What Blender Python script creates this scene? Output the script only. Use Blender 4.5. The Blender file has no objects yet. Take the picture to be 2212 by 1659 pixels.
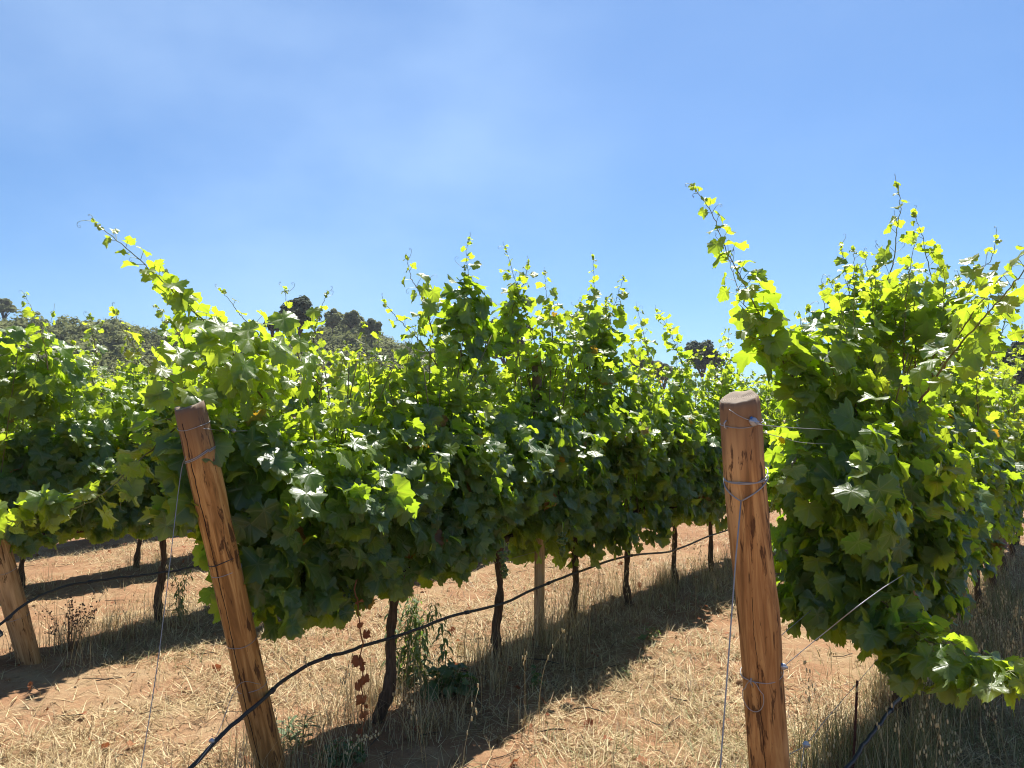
import bpy, math, random
import numpy as np
from mathutils import Vector, Matrix

random.seed(7)
SC = bpy.context.scene
COL = SC.collection
R = math.radians
HC = 1.6                      # eye height of the photographer
PITCH = R(3.12)
F = 1662.0                    # focal length in units of a 2212 px wide picture

# ------------------------------------------------------------------ measuring helpers
def ray(px, py):
    dx, dy = (px - 1106) / F, (829.5 - py) / F
    c, s = math.cos(PITCH), math.sin(PITCH)
    return Vector((dx, c - dy * s, s + dy * c))

def at(px, py, Y):
    d = ray(px, py)
    return Vector((0, 0, HC)) + d * (Y / d.y)

_tab = np.random.default_rng(3).random((64, 64, 64))
def vn(x, y, z=0.0):
    """smooth value noise 0..1, vectorised"""
    x, y, z = np.broadcast_arrays(np.asarray(x, float), np.asarray(y, float), np.asarray(z, float))
    xi, yi, zi = np.floor(x).astype(int), np.floor(y).astype(int), np.floor(z).astype(int)
    fx, fy, fz = x - xi, y - yi, z - zi
    fx, fy, fz = fx*fx*(3-2*fx), fy*fy*(3-2*fy), fz*fz*(3-2*fz)
    def T(a, b, c): return _tab[(xi+a) & 63, (yi+b) & 63, (zi+c) & 63]
    def L(a, b, t): return a + (b - a) * t
    return L(L(L(T(0,0,0), T(1,0,0), fx), L(T(0,1,0), T(1,1,0), fx), fy),
             L(L(T(0,0,1), T(1,0,1), fx), L(T(0,1,1), T(1,1,1), fx), fy), fz)

# rows: a point on the row and its azimuth (from +Y towards +X)
def flat(px, py):
    d = ray(px, py); t = -HC / d.z
    return Vector((d.x * t, d.y * t, 0))

class Row:
    def __init__(s, P, th):
        s.P = Vector((P.x, P.y, 0)); s.th = R(th)
        s.u = Vector((math.sin(s.th), math.cos(s.th), 0))
        s.n = Vector((-math.cos(s.th), math.sin(s.th), 0))   # away from the camera
        s.rz = math.pi / 2 - s.th
    def pt(s, t, off=0, z=0):
        v = s.P + s.u * t + s.n * off; v.z = z; return v
    def s_of(s, px, off=0):
        d = ray(px, 829.5); Q = s.P + s.n * off
        # Q + u t = d k
        det = s.u.x * -d.y + d.x * s.u.y
        return (-Q.x * -d.y + d.x * -Q.y) / det
    def on(s, px, py, off=0.0):
        t = s.s_of(px, off); q = s.pt(t, off)
        return at(px, py, q.y)

B2 = flat(592, 1690); B1 = flat(65, 1432); B3 = at(1682, 1912, 2.68)
ROW2 = Row(B2, 33.0); ROW1 = Row(B1, 32.5); ROW3 = Row(B3, 37.0)
ROW0 = Row(ROW1.P + ROW1.n * 2.5 + ROW1.u * -0.3, 32.5)
ROWM = Row(ROW1.P + ROW1.n * 5.0 + ROW1.u * -0.6, 32.5)
ROWS = [ROW2, ROW1, ROW3, ROW0, ROWM]

def gz(x, y):
    x = np.asarray(x, float); y = np.asarray(y, float)
    z = 0.07 * (vn(x*.5+9, y*.5+4) - .5) + 0.05 * (vn(x*1.6, y*1.6+7) - .5) + .028 * (vn(x*4.1+3, y*4.1) - .5)
    for r in ROWS:
        p = (x - r.P.x) * r.n.x + (y - r.P.y) * r.n.y
        z = z + 0.06 * np.exp(-(p / .28) ** 2)
    near = np.clip(1 - np.hypot(x, y) / 60, 0, 1)
    sl = np.clip(x - 1.0, 0, 40)
    return z * near - 0.055 * np.minimum(sl, 3.0) * near

def g1(x, y): return float(gz(x, y))
def ground(px, py):
    z = 0.0
    for _ in range(8):
        d = ray(px, py); t = (z - HC) / d.z
        x, y = d.x * t, d.y * t; z = g1(x, y)
    return Vector((x, y, z))

# ------------------------------------------------------------------ object helpers
def tag(o, label=None, cat=None, group=None, kind=None):
    if label: o['label'] = label
    if cat: o['category'] = cat
    if group: o['group'] = group
    if kind: o['kind'] = kind
    return o

def empty(name, loc, rz, label, cat, group=None):
    o = bpy.data.objects.new(name, None); o.empty_display_size = .1
    COL.objects.link(o); o.location = loc; o.rotation_euler = (0, 0, rz)
    return tag(o, label, cat, group)

class Buf:
    def __init__(s): s.V=[]; s.T=[]; s.M=[]; s.A=[]; s.n=0
    def add(s, V, T, mat=0, luv=None, rnd=0.5, age=0.0):
        V = np.asarray(V, float).reshape(-1, 3); T = np.asarray(T, int).reshape(-1, 3)
        k = len(V); a = np.zeros((k, 4))
        if luv is not None: a[:, :2] = luv
        a[:, 2] = rnd; a[:, 3] = age
        s.V.append(V); s.T.append(T + s.n); s.A.append(a)
        s.M.append(np.full(len(T), mat) if np.isscalar(mat) else np.asarray(mat)); s.n += k
    def build(s, name, mats, parent=None, smooth=True, inv=None):
        V = np.concatenate(s.V); T = np.concatenate(s.T); M = np.concatenate(s.M); A = np.concatenate(s.A)
        if inv is not None:
            m = np.array(inv); V = V @ m[:3, :3].T + m[:3, 3]
        me = bpy.data.meshes.new(name)
        me.vertices.add(len(V)); me.vertices.foreach_set('co', V.astype(np.float32).ravel())
        me.loops.add(len(T)*3); me.loops.foreach_set('vertex_index', T.astype(np.int32).ravel())
        me.polygons.add(len(T)); me.polygons.foreach_set('loop_start', np.arange(0, len(T)*3, 3, dtype=np.int32))
        for m in mats: me.materials.append(m)
        me.polygons.foreach_set('material_index', M.astype(np.int32))
        me.update(calc_edges=True); me.validate()
        me.polygons.foreach_set('use_smooth', np.full(len(T), smooth))
        at_ = me.attributes.new('leaf', 'FLOAT_COLOR', 'POINT')
        at_.data.foreach_set('color', A.astype(np.float32).ravel())
        o = bpy.data.objects.new(name, me); COL.objects.link(o)
        if parent: o.parent = parent
        return o

def norm(a): return a / np.maximum(np.linalg.norm(a, axis=-1, keepdims=True), 1e-9)

def catmull(P, n):
    P = np.asarray([tuple(p) for p in P], float)
    if len(P) == 2: return P[0] + (P[1]-P[0]) * np.linspace(0, 1, n)[:, None]
    Q = np.vstack([2*P[0]-P[1], P, 2*P[-1]-P[-2]]); out = []
    seg = len(P) - 1
    for t in np.linspace(0, seg, n):
        i = min(int(t), seg-1); f = t - i
        a, b, c, d = Q[i:i+4]
        out.append(.5*((2*b)+(-a+c)*f+(2*a-5*b+4*c-d)*f*f+(-a+3*b-3*c+d)*f**3))
    return np.array(out)

def tube(buf, P, r, sides=6, mat=0, rnd=.5, age=0.0, cap=True, rough=0.0, rng=None):
    P = np.asarray([tuple(p) for p in P], float); n = len(P)
    r = np.full(n, r) if np.isscalar(r) else np.asarray(r)
    age = np.full(n, age) if np.isscalar(age) else np.asarray(age)
    T = norm(np.gradient(P, axis=0)); ref = np.array([0, 0, 1.]) if abs(T[0][2]) < .9 else np.array([1., 0, 0])
    X = ref - T[0]*(ref@T[0]); X /= np.linalg.norm(X); V = []; ang = np.arange(sides)*2*math.pi/sides
    for i in range(n):
        X = X - T[i]*(X@T[i]); X /= np.linalg.norm(X); Y = np.cross(T[i], X)
        rr = r[i]*np.ones(sides)
        if rough: rr = rr*(1+rough*(rng.random(sides)-.5))
        V.append(P[i] + rr[:, None]*(np.cos(ang)[:, None]*X + np.sin(ang)[:, None]*Y))
    V = np.concatenate(V); F_ = []
    for i in range(n-1):
        for j in range(sides):
            a, b = i*sides+j, i*sides+(j+1) % sides
            F_ += [(a, b, b+sides), (a, b+sides, a+sides)]
    if cap:
        k = len(V); V = np.vstack([V, P[0], P[-1]])
        for j in range(sides):
            F_.append((k, (j+1) % sides, j)); F_.append((k+1, (n-1)*sides+j, (n-1)*sides+(j+1) % sides))
    ag = np.repeat(age, sides); ag = np.concatenate([ag, [age[0], age[-1]]]) if cap else ag
    luv = np.zeros((len(V), 2))
    luv[:n*sides, 0] = np.tile(ang/6.2832, n); luv[:n*sides, 1] = np.repeat(np.linspace(0, 1, n), sides)
    buf.add(V, F_, mat, luv, rnd, ag)

def blob(buf, c, rad, mat=0, sub=(10, 7), rnd=.5, age=0.):
    nu, nv = sub; V = [(0, 0, 1)]; F_ = []
    for i in range(1, nv):
        for j in range(nu):
            th, ph = math.pi*i/nv, 2*math.pi*j/nu
            V.append((math.sin(th)*math.cos(ph), math.sin(th)*math.sin(ph), math.cos(th)))
    V.append((0, 0, -1)); e = len(V)-1
    for j in range(nu):
        k = (j+1) % nu
        F_.append((0, 1+j, 1+k)); F_.append((e, 1+(nv-2)*nu+k, 1+(nv-2)*nu+j))
        for i in range(nv-2):
            a, b = 1+i*nu+j, 1+i*nu+k
            F_ += [(a, a+nu, b+nu), (a, b+nu, b)]
    buf.add(np.array(V)*np.asarray(rad)+np.asarray(tuple(c)), F_, mat, None, rnd, age)

# ------------------------------------------------------------------ materials
class NT:
    def __init__(s, name):
        s.m = bpy.data.materials.new(name); s.m.use_nodes = True
        s.t = s.m.node_tree; s.t.nodes.clear()
        s.out = s.t.nodes.new('ShaderNodeOutputMaterial')
    def n(s, typ, **kw):
        nd = s.t.nodes.new('ShaderNode' + typ)
        for k, v in kw.items():
            if k.startswith('i_'):
                key = k[2:]; key = int(key) if key.isdigit() else key.replace('_', ' ')
                s.set(nd.inputs[key], v)
            else: setattr(nd, k, v)
        return nd
    def set(s, inp, v):
        if isinstance(v, bpy.types.NodeSocket): s.t.links.new(v, inp)
        elif isinstance(v, bpy.types.Node): s.t.links.new(v.outputs[0], inp)
        else:
            if hasattr(inp.default_value, '__len__') and not isinstance(v, str):
                v = tuple(v); L = len(inp.default_value)
                if len(v) == 3 and L == 4: v = v + (1,)
            inp.default_value = v
    def math(s, op, a, b=0.0, c=0.0, clamp=False):
        nd = s.n('Math', operation=op, use_clamp=clamp)
        s.set(nd.inputs[0], a); s.set(nd.inputs[1], b); s.set(nd.inputs[2], c); return nd.outputs[0]
    def mix(s, f, a, b):
        nd = s.n('Mix', data_type='RGBA'); s.set(nd.inputs[0], f); s.set(nd.inputs[6], a); s.set(nd.inputs[7], b)
        return nd.outputs[2]
    def ramp(s, f, stops):
        nd = s.n('ValToRGB'); s.set(nd.inputs[0], f); el = nd.color_ramp.elements
        while len(el) > 1: el.remove(el[0])
        el[0].position = stops[0][0]; el[0].color = tuple(stops[0][1]) + (1,)
        for p, c in stops[1:]:
            e = el.new(p); e.color = tuple(c) + (1,)
        return nd.outputs[0]
    def noise(s, vec, scale, detail=3, rough=.55, dist=0.0):
        nd = s.n('TexNoise'); nd.inputs['Scale'].default_value = scale; nd.inputs['Detail'].default_value = detail
        nd.inputs['Roughness'].default_value = rough; nd.inputs['Distortion'].default_value = dist
        if vec is not None: s.set(nd.inputs['Vector'], vec)
        return nd.outputs[0]
    def scaled(s, vec, sc):
        nd = s.n('Mapping'); s.set(nd.inputs['Vector'], vec); nd.inputs['Scale'].default_value = sc; return nd.outputs[0]
    def bump(s, h, strength, dist=.01):
        nd = s.n('Bump'); s.set(nd.inputs['Height'], h); nd.inputs['Strength'].default_value = strength
        nd.inputs['Distance'].default_value = dist; return nd.outputs[0]
    def pbr(s, col, rough=.6, spec=.4, normal=None, metal=0.0):
        b = s.n('BsdfPrincipled'); s.set(b.inputs['Base Color'], col); s.set(b.inputs['Roughness'], rough)
        s.set(b.inputs['Specular IOR Level'], spec); s.set(b.inputs['Metallic'], metal)
        if normal is not None: s.set(b.inputs['Normal'], normal)
        return b.outputs[0]
    def done(s, sh): s.set(s.out.inputs[0], sh); return s.m

def leaf_attr(t):
    a = t.n('Attribute', attribute_name='leaf'); sp = t.n('SeparateColor'); t.set(sp.inputs[0], a.outputs['Color'])
    return sp.outputs[0], sp.outputs[1], sp.outputs[2], a.outputs['Alpha']   # u, v, rnd, age

def mat_leaf(name, dark, light, young, trans, trans_young, under, tf=.46, veins=True, rough=.46, spec=.5, autumn=True):
    t = NT(name); u, v, rnd, age = leaf_attr(t)
    col = t.mix(rnd, dark, light); col = t.mix(age, col, young)
    tr = t.mix(age, trans, trans_young)
    tr = t.mix(t.math('MULTIPLY', t.math('SUBTRACT', 1.0, rnd), .30), tr, (trans[0]*.5, trans[1]*.62, trans[2]*.8))
    obj = t.n('TexCoord').outputs['Object']
    mot = t.noise(obj, 45, 3, .6)
    col = t.mix(t.math('MULTIPLY', mot, .35), col, [c*.55 for c in dark])
    if veins:
        ang = t.math('ARCTAN2', u, v)
        pp = t.math('PINGPONG', ang, R(26))
        rad = t.math('SQRT', t.math('ADD', t.math('MULTIPLY', u, u), t.math('MULTIPLY', v, v)))
        w = t.math('MULTIPLY', pp, rad)
        mask = t.math('MULTIPLY', t.math('LESS_THAN', w, .013), .55)
        col = t.mix(mask, col, (.20, .27, .11)); tr = t.mix(mask, tr, [c*.75 for c in trans_young])
        nrm = t.bump(t.math('ADD', t.math('MULTIPLY', t.noise(obj, 60, 2), .8), t.math('MINIMUM', t.math('MULTIPLY', w, 12.), 1.0)), .35, .006)
    else: nrm = None
    if autumn:
        old = t.math('GREATER_THAN', rnd, .988)
        spot = t.math('GREATER_THAN', t.noise(obj, 9, 2), .5)
        col = t.mix(t.math('MULTIPLY', old, .9), col, t.mix(spot, (.36, .26, .03), (.20, .07, .02)))
        tr = t.mix(old, tr, (.5, .28, .02))
    geo = t.n('NewGeometry')
    col2 = t.mix(geo.outputs['Backfacing'], col, t.mix(age, under, young))
    ro = t.math('ADD', rough, t.math('MULTIPLY', geo.outputs['Backfacing'], .25))
    p = t.pbr(col2, ro, spec, nrm)
    tl = t.n('BsdfTranslucent'); t.set(tl.inputs[0], tr)
    if nrm is not None: t.set(tl.inputs['Normal'], nrm)
    mx = t.n('MixShader'); t.set(mx.inputs[0], tf); t.set(mx.inputs[1], p); t.set(mx.inputs[2], tl.outputs[0])
    return t.done(mx.outputs[0])

M_LEAF = mat_leaf('vine_leaf', (.040, .092, .034), (.088, .158, .055), (.20, .27, .06),
                  (.42, .61, .022), (.64, .74, .040), (.11, .165, .085), spec=.75, rough=.39, tf=.55)
M_WEED = mat_leaf('weed_leaf', (.05, .09, .03), (.09, .14, .05), (.16, .22, .08),
                  (.20, .34, .04), (.35, .42, .06), (.09, .13, .06), tf=.35, veins=False, autumn=False)

def mat_stem():
    t = NT('green_stem'); u, v, rnd, age = leaf_attr(t)
    c = t.mix(age, (.13, .09, .04), (.22, .26, .07)); return t.done(t.pbr(c, .5, .4))
M_STEM = mat_stem()

def mat_dead():
    t = NT('dead_leaf'); u, v, rnd, age = leaf_attr(t)
    c = t.mix(rnd, (.20, .065, .03), (.36, .17, .08))
    tl = t.n('BsdfTranslucent', i_0=(.35, .12, .05)); mx = t.n('MixShader', i_0=.3)
    t.set(mx.inputs[1], t.pbr(c, .8, .2)); t.set(mx.inputs[2], tl.outputs[0]); return t.done(mx.outputs[0])
M_DEAD = mat_dead()

def mat_bark(name, a, b, sc=(60, 60, 7)):
    t = NT(name); o = t.n('TexCoord').outputs['Object']; m = t.scaled(o, sc)
    f = t.noise(m, 1.0, 5, .65, .4); g = t.noise(o, 22, 3)
    c = t.ramp(f, [(.3, a), (.5, [(x+y)/2 for x, y in zip(a, b)]), (.72, b)])
    c = t.mix(t.math('MULTIPLY', g, .35), c, [x*.6 for x in a])
    return t.done(t.pbr(c, .9, .2, t.bump(f, .9, .012)))
M_BARK = mat_bark('vine_bark', (.035, .022, .015), (.17, .115, .075))
M_TREEBARK = mat_bark('tree_bark', (.035, .028, .022), (.11, .085, .065), (3, 3, .6))

def mat_wood(name, base_a, base_b, crack=None, marks=.60, grey=.12, L=1.7, seed=0.):
    t = NT(name); tc = t.n('TexCoord'); o = tc.outputs['Object']
    ofs = t.n('Mapping'); t.set(ofs.inputs['Vector'], o); ofs.inputs['Location'].default_value = (seed, seed*.7, seed*.3)
    p = ofs.outputs[0]
    grain = t.noise(t.scaled(p, (16, 16, 1.1)), 2.2, 5, .6, .9)
    fine = t.noise(t.scaled(p, (95, 95, 2.2)), 1.5, 3, .6)
    big = t.noise(t.scaled(p, (5, 5, 2.2)), 1.0, 2)
    c = t.ramp(grain, [(.34, [x*.48 for x in base_a]), (.47, base_a), (.60, base_b)])
    c = t.mix(t.math('MULTIPLY', fine, .45), c, [x*.6 for x in base_a])
    c = t.mix(t.math('MULTIPLY', t.math('SUBTRACT', big, .38, clamp=True), 1.6, clamp=True), c, [x*.52 for x in base_a])
    pale = t.noise(t.scaled(p, (6, 6, 1.6)), 1.0, 3, .6, .5)
    c = t.mix(t.math('MULTIPLY', t.math('SUBTRACT', pale, .54, clamp=True), 3.6, clamp=True), c, [min(.8, x*1.12+.06) for x in base_b])
    # dark flecks and bark scraps
    mk = t.noise(t.scaled(p, (52, 52, 9)), 1.0, 5, .62, .6)
    area = t.noise(t.scaled(p, (9, 9, 4.0)), 1.0, 2)
    m1 = t.math('MULTIPLY', t.math('SUBTRACT', t.math('ADD', mk, t.math('MULTIPLY', area, .35)), marks+.17, clamp=True), 16., clamp=True)
    c = t.mix(t.math('MULTIPLY', m1, .85), c, (.055, .022, .010))
    # knots
    vo = t.n('TexVoronoi', distance='EUCLIDEAN'); vo.inputs['Scale'].default_value = 1.0
    t.set(vo.inputs['Vector'], t.scaled(p, (9, 9, 3.6))); d = vo.outputs['Distance']
    ring = t.math('SINE', t.math('MULTIPLY', d, 70.0))
    kmask = t.math('MULTIPLY', t.math('SUBTRACT', .20, d, clamp=True), 9.0, clamp=True)
    cs = t.n('SeparateColor'); t.set(cs.inputs[0], vo.outputs['Color'])
    kmask = t.math('MULTIPLY', kmask, t.math('GREATER_THAN', cs.outputs[0], .74))
    c = t.mix(t.math('MULTIPLY', kmask, t.math('ADD', .55, t.math('MULTIPLY', ring, .25))), c, (.10, .045, .02))
    sx = t.n('SeparateXYZ'); t.set(sx.inputs[0], o)
    top = t.math('MULTIPLY', t.math('SUBTRACT', sx.outputs[2], L - grey*2.2, clamp=True), 1/(grey*2.2), clamp=True)
    c = t.mix(t.math('MULTIPLY', top, t.math('ADD', .45, t.math('MULTIPLY', grain, .8))), c, (.135, .092, .066))
    h = t.math('ADD', t.math('MULTIPLY', grain, .5), t.math('MULTIPLY', fine, .35))
    if crack:
        ang = t.math('ARCTAN2', sx.outputs[1], sx.outputs[0])
        for (a0, z0, z1, w) in crack:
            wob = t.math('MULTIPLY', t.math('SUBTRACT', t.noise(t.scaled(o, (.01, .01, 6)), 1.5, 3, .6), .5), .34)
            dd = t.math('ABSOLUTE', t.math('SUBTRACT', t.math('ADD', ang, wob), a0))
            ins = t.math('MULTIPLY', t.math('GREATER_THAN', sx.outputs[2], z0), t.math('LESS_THAN', sx.outputs[2], z1))
            k = t.math('MULTIPLY', t.math('SUBTRACT', 1.0, t.math('DIVIDE', dd, w), clamp=True), 2.2, clamp=True)
            k = t.math('MULTIPLY', k, ins)
            c = t.mix(k, c, (.018, .008, .004)); h = t.math('SUBTRACT', h, t.math('MULTIPLY', k, 1.2))
    return t.done(t.pbr(c, .78, .25, t.bump(h, .55, .006)))

def mat_endgrain():
    t = NT('end_grain'); o = t.n('TexCoord').outputs['Object']; sx = t.n('SeparateXYZ'); t.set(sx.inputs[0], o)
    r = t.math('SQRT', t.math('ADD', t.math('MULTIPLY', sx.outputs[0], sx.outputs[0]), t.math('MULTIPLY', sx.outputs[1], sx.outputs[1])))
    r = t.math('ADD', r, t.math('MULTIPLY', t.noise(o, 40, 2), .006))
    rings = t.math('ADD', .5, t.math('MULTIPLY', t.math('SINE', t.math('MULTIPLY', r, 900.)), .5))
    n = t.noise(o, 70, 4)
    c = t.mix(rings, (.33, .27, .21), (.20, .155, .115)); c = t.mix(t.math('MULTIPLY', n, .6), c, (.12, .085, .06))
    return t.done(t.pbr(c, .9, .2, t.bump(n, .5, .004)))
M_END = mat_endgrain()

def simple(name, col, rough=.5, spec=.4, metal=0., var=.3, sc=40):
    t = NT(name); o = t.n('TexCoord').outputs['Object']; n = t.noise(o, sc, 4)
    c = t.mix(t.math('MULTIPLY', n, var*2), col, [x*.45 for x in col])
    return t.done(t.pbr(c, rough, spec, t.bump(n, .2, .002), metal))
M_WIRE = simple('galvanised_wire', (.36, .36, .37), .5, .5, .35)
M_GRIP = simple('zinc_gripper', (.46, .49, .54), .45, .5, .4)
def mat_hose():
    t = NT('black_hose'); o = t.n('TexCoord').outputs['Object']; d = t.noise(o, 9, 5, .65); f = t.noise(o, 120, 2)
    c = t.mix(t.math('MULTIPLY', t.math('SUBTRACT', d, .46, clamp=True), 2.4, clamp=True), (.014, .016, .022), (.075, .060, .046))
    return t.done(t.pbr(c, t.math('ADD', .38, t.math('MULTIPLY', d, .35)), .5, t.bump(f, .3, .002)))
M_HOSE = mat_hose()
M_RUST = simple('rusty_steel', (.085, .030, .020), .85, .3, .1, .4, 60)
M_BLUE = simple('blue_plastic', (.03, .16, .50), .4, .5)
M_GRAPE = (lambda t: t.done(t.pbr(t.mix(leaf_attr(t)[2], (.06, .10, .025), (.10, .16, .04)), .4, .5)))(NT('green_grape'))

def mat_grass():
    t = NT('dry_straw'); u, v, rnd, age = leaf_attr(t)
    c = t.ramp(rnd, [(0, (.10, .055, .026)), (.22, (.25, .155, .066)), (.5, (.46, .345, .17)), (1, (.72, .60, .36))])
    c = t.mix(age, c, t.mix(rnd, (.11, .15, .045), (.24, .26, .09)))
    tl = t.n('BsdfTranslucent'); t.set(tl.inputs[0], c); mx = t.n('MixShader', i_0=.3)
    t.set(mx.inputs[1], t.pbr(c, .6, .3)); t.set(mx.inputs[2], tl.outputs[0]); return t.done(mx.outputs[0])
M_GRASS = mat_grass()

def mat_soil():
    t = NT('dry_soil'); o = t.n('TexCoord').outputs['Object']
    a = t.noise(o, .55, 3); b = t.noise(o, 3.2, 5, .62); c_ = t.noise(o, 30, 5, .7); d = t.noise(o, 140, 3)
    c = t.ramp(t.math('ADD', t.math('MULTIPLY', a, .45), t.math('MULTIPLY', b, .55)),
               [(.32, (.20, .098, .050)), (.47, (.28, .152, .080)), (.60, (.31, .208, .115)), (.72, (.34, .25, .145))])
    c = t.mix(t.math('MULTIPLY', t.math('SUBTRACT', .52, c_, clamp=True), 2.2, clamp=True), c, (.12, .065, .036))
    c = t.mix(t.math('MULTIPLY', t.math('SUBTRACT', d, .58, clamp=True), 3.0, clamp=True), c, (.46, .34, .20))
    h = t.math('ADD', t.math('MULTIPLY', c_, .7), t.math('MULTIPLY', d, .3))
    return t.done(t.pbr(c, .95, .15, t.bump(h, .8, .03)))
M_SOIL = mat_soil()

def mat_far(name, a, b, tr=.12):
    t = NT(name); u, v, rnd, age = leaf_attr(t); c = t.mix(rnd, a, b)
    inf = t.n('ObjectInfo').outputs['Random']
    c = t.mix(t.math('MULTIPLY', inf, .25), c, [x*.7 for x in a])
    tl = t.n('BsdfTranslucent'); t.set(tl.inputs[0], c); mx = t.n('MixShader', i_0=tr)
    t.set(mx.inputs[1], t.pbr(c, .8, .2)); t.set(mx.inputs[2], tl.outputs[0]); return t.done(mx.outputs[0])
M_OAK = mat_far('hill_foliage', (.145, .16, .055), (.29, .31, .125), .45)
M_PINE = mat_far('pine_needles', (.055, .075, .045), (.11, .14, .075), .3)
M_GREYTREE = mat_far('grey_green_foliage', (.13, .15, .09), (.24, .25, .16), .3)
M_HILL = simple('hill_earth', (.20, .19, .085), .95, .1, 0, .4, .4)

# ------------------------------------------------------------------ vine leaves
def leaf_template(seed, lod):
    rng = np.random.default_rng(seed)
    an = [0, 8, 14, 22, 27, 34, 42, 50, 58, 66, 75, 84, 93, 104, 115, 125, 138, 150, 162, 174]
    rr = [.64, .56, .60, .50, .53, .49, .57, .60, .53, .55, .45, .51, .48, .54, .46, .48, .40, .41, .31, .16]
    if lod:
        idx = [0, 3, 5, 7, 10, 13, 16, 18]; an = [an[i] for i in idx]; rr = [rr[i] for i in idx]
    a = np.array(an + [-x for x in an[1:]][::-1], float)
    r = np.array(rr + rr[1:][::-1]) * (1 + .20*(rng.random(len(a))-.5)); n = len(a)   # 39 or 15
    a = np.radians(a + rng.normal(0, 1.5, n))
    O = np.stack([np.sin(a)*r, np.cos(a)*r], 1)
    k = 3; m = n // k
    I = np.stack([O[i*k:i*k+1].mean(0)*.5 if True else 0 for i in range(m)])
    P2 = np.vstack([[[0, 0]], I, O]); T = []
    for j in range(m):
        m0, m1 = 1+j, 1+(j+1) % m; o = [1+m+(3*j+q) % n for q in range(4)]
        T += [(0, m1, m0), (m0, o[1], o[0]), (m0, m1, o[1]), (m1, o[2], o[1]), (m1, o[3], o[2])]
    rad = np.linalg.norm(P2, axis=1); ang = np.arctan2(P2[:, 0], P2[:, 1]); ph = rng.random()*6
    fold = .10+.30*rng.random(); droop = .10+.45*rng.random(); wav = .05+.06*rng.random()
    z = fold*np.abs(P2[:, 0])*(.6) - droop*rad**2 + wav*np.sin(3*ang+ph)*rad*1.6 + .03*np.sin(7*ang+ph*2)*rad*1.6
    z += .10*np.cos(ang*6.92)*rad*.5 + rng.uniform(-.25, .45)*P2[:, 0]**2 + rng.uniform(-.2, .2)*P2[:, 0]*P2[:, 1]*2            # pleats along the five veins
    return np.column_stack([P2, z]), np.array(T), P2

LEAVES = [leaf_template(i, 0) for i in range(10)]
LEAVES_FAR = [leaf_template(i, 1) for i in range(6)]

def put_leaves(buf, pos, nrm, tip, size, rnd, age, rng, mat=0, far=False):
    pos = np.asarray(pos, float); nrm = norm(np.asarray(nrm, float))
    tip = np.asarray(tip, float); tip = norm(tip - nrm*np.sum(tip*nrm, 1, keepdims=True)); x = np.cross(tip, nrm)
    L = LEAVES_FAR if far else LEAVES
    pick = rng.integers(0, len(L), len(pos))
    for k, (V, T, uv) in enumerate(L):
        i = np.nonzero(pick == k)[0]
        if not len(i): continue
        s = np.asarray(size)[i][:, None, None]
        W = pos[i][:, None] + s*(V[None, :, 0:1]*x[i][:, None] + V[None, :, 1:2]*tip[i][:, None] + V[None, :, 2:3]*nrm[i][:, None])
        m, nv = len(i), len(V)
        TT = T[None] + (np.arange(m)*nv)[:, None, None]
        buf.add(W.reshape(-1, 3), TT.reshape(-1, 3), mat, np.tile(uv, (m, 1)), np.repeat(np.asarray(rnd)[i], nv), np.repeat(np.asarray(age)[i], nv))

def crown(buf, rng, a0, a1, zb, zt, hw, n, seed, far=False, hump=None):
    """the leafy wall of one vine in its own frame: x along the row, y across, z up"""
    n = int(n*1.18); N = int(n*2.3)
    a = rng.uniform(a0, a1, N); q = rng.random(N)**.92
    zbe = zb + .34*(vn(a*3.1+seed, seed*1.7)-.5) + .10*(vn(a*9+seed, 3.)-.5)
    zte = zt + .46*(vn(a*2.7+seed*2, seed+5.)-.5)
    if hump is not None: zte = zte + hump(a)
    z = zbe + (zte-zbe)*q
    side = np.where(rng.random(N) < .5, -1., 1.)
    lump = vn(a*2.6+seed, z*2.6, side*7+seed)
    w = hw*1.0*np.interp(q, [0, .2, .45, .62, .8, 1.], [.66, .84, 1.0, .88, .62, .36])*(.40+.75*lump+.45*vn(a*7+seed, z*7, side*5))
    surf = rng.random(N) < .68
    c = side*w*np.where(surf, rng.uniform(.58, 1.18, N), rng.uniform(0, .75, N))
    # ends of the hedge thin out
    gap = vn(a*4.5+seed*3, z*4.5, side*3+9)
    keep = gap > np.where(surf, .36, .14)
    keep &= rng.random(N) > np.clip((q-.42)*1.7, 0, .80)
    i = np.nonzero(keep)[0][:n]; a, q, z, side, c, surf = a[i], q[i], z[i], side[i], c[i], surf[i]; k = len(i)
    r3 = rng.normal(0, 1, (k, 3))
    up = np.array([0, 0, 1.]); out = np.stack([0*a, side, 0*a], 1)
    lean = np.clip(q, 0, 1)
    nrm = out*(1.0-.5*lean)[:, None] + up*(.42+.55*lean)[:, None] + r3*(.34+.30*lean)[:, None]
    tip = -up*1.0 + out*.40 + rng.normal(0, .5, (k, 3))
    size = np.clip(rng.normal(.103, .026, k), .05, .158)*(1-.42*np.clip((q-.6)/.4, 0, 1)**1.2)
    age = np.clip((q-.40)*1.7 + rng.normal(0, .16, k), 0, 1)*.9  # young leaves up top; same tint also paints backlit mature leaves yellow-green
    put_leaves(buf, np.stack([a, c, z], 1), nrm, tip, size, rng.random(k), age, rng, 0, far)

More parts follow.
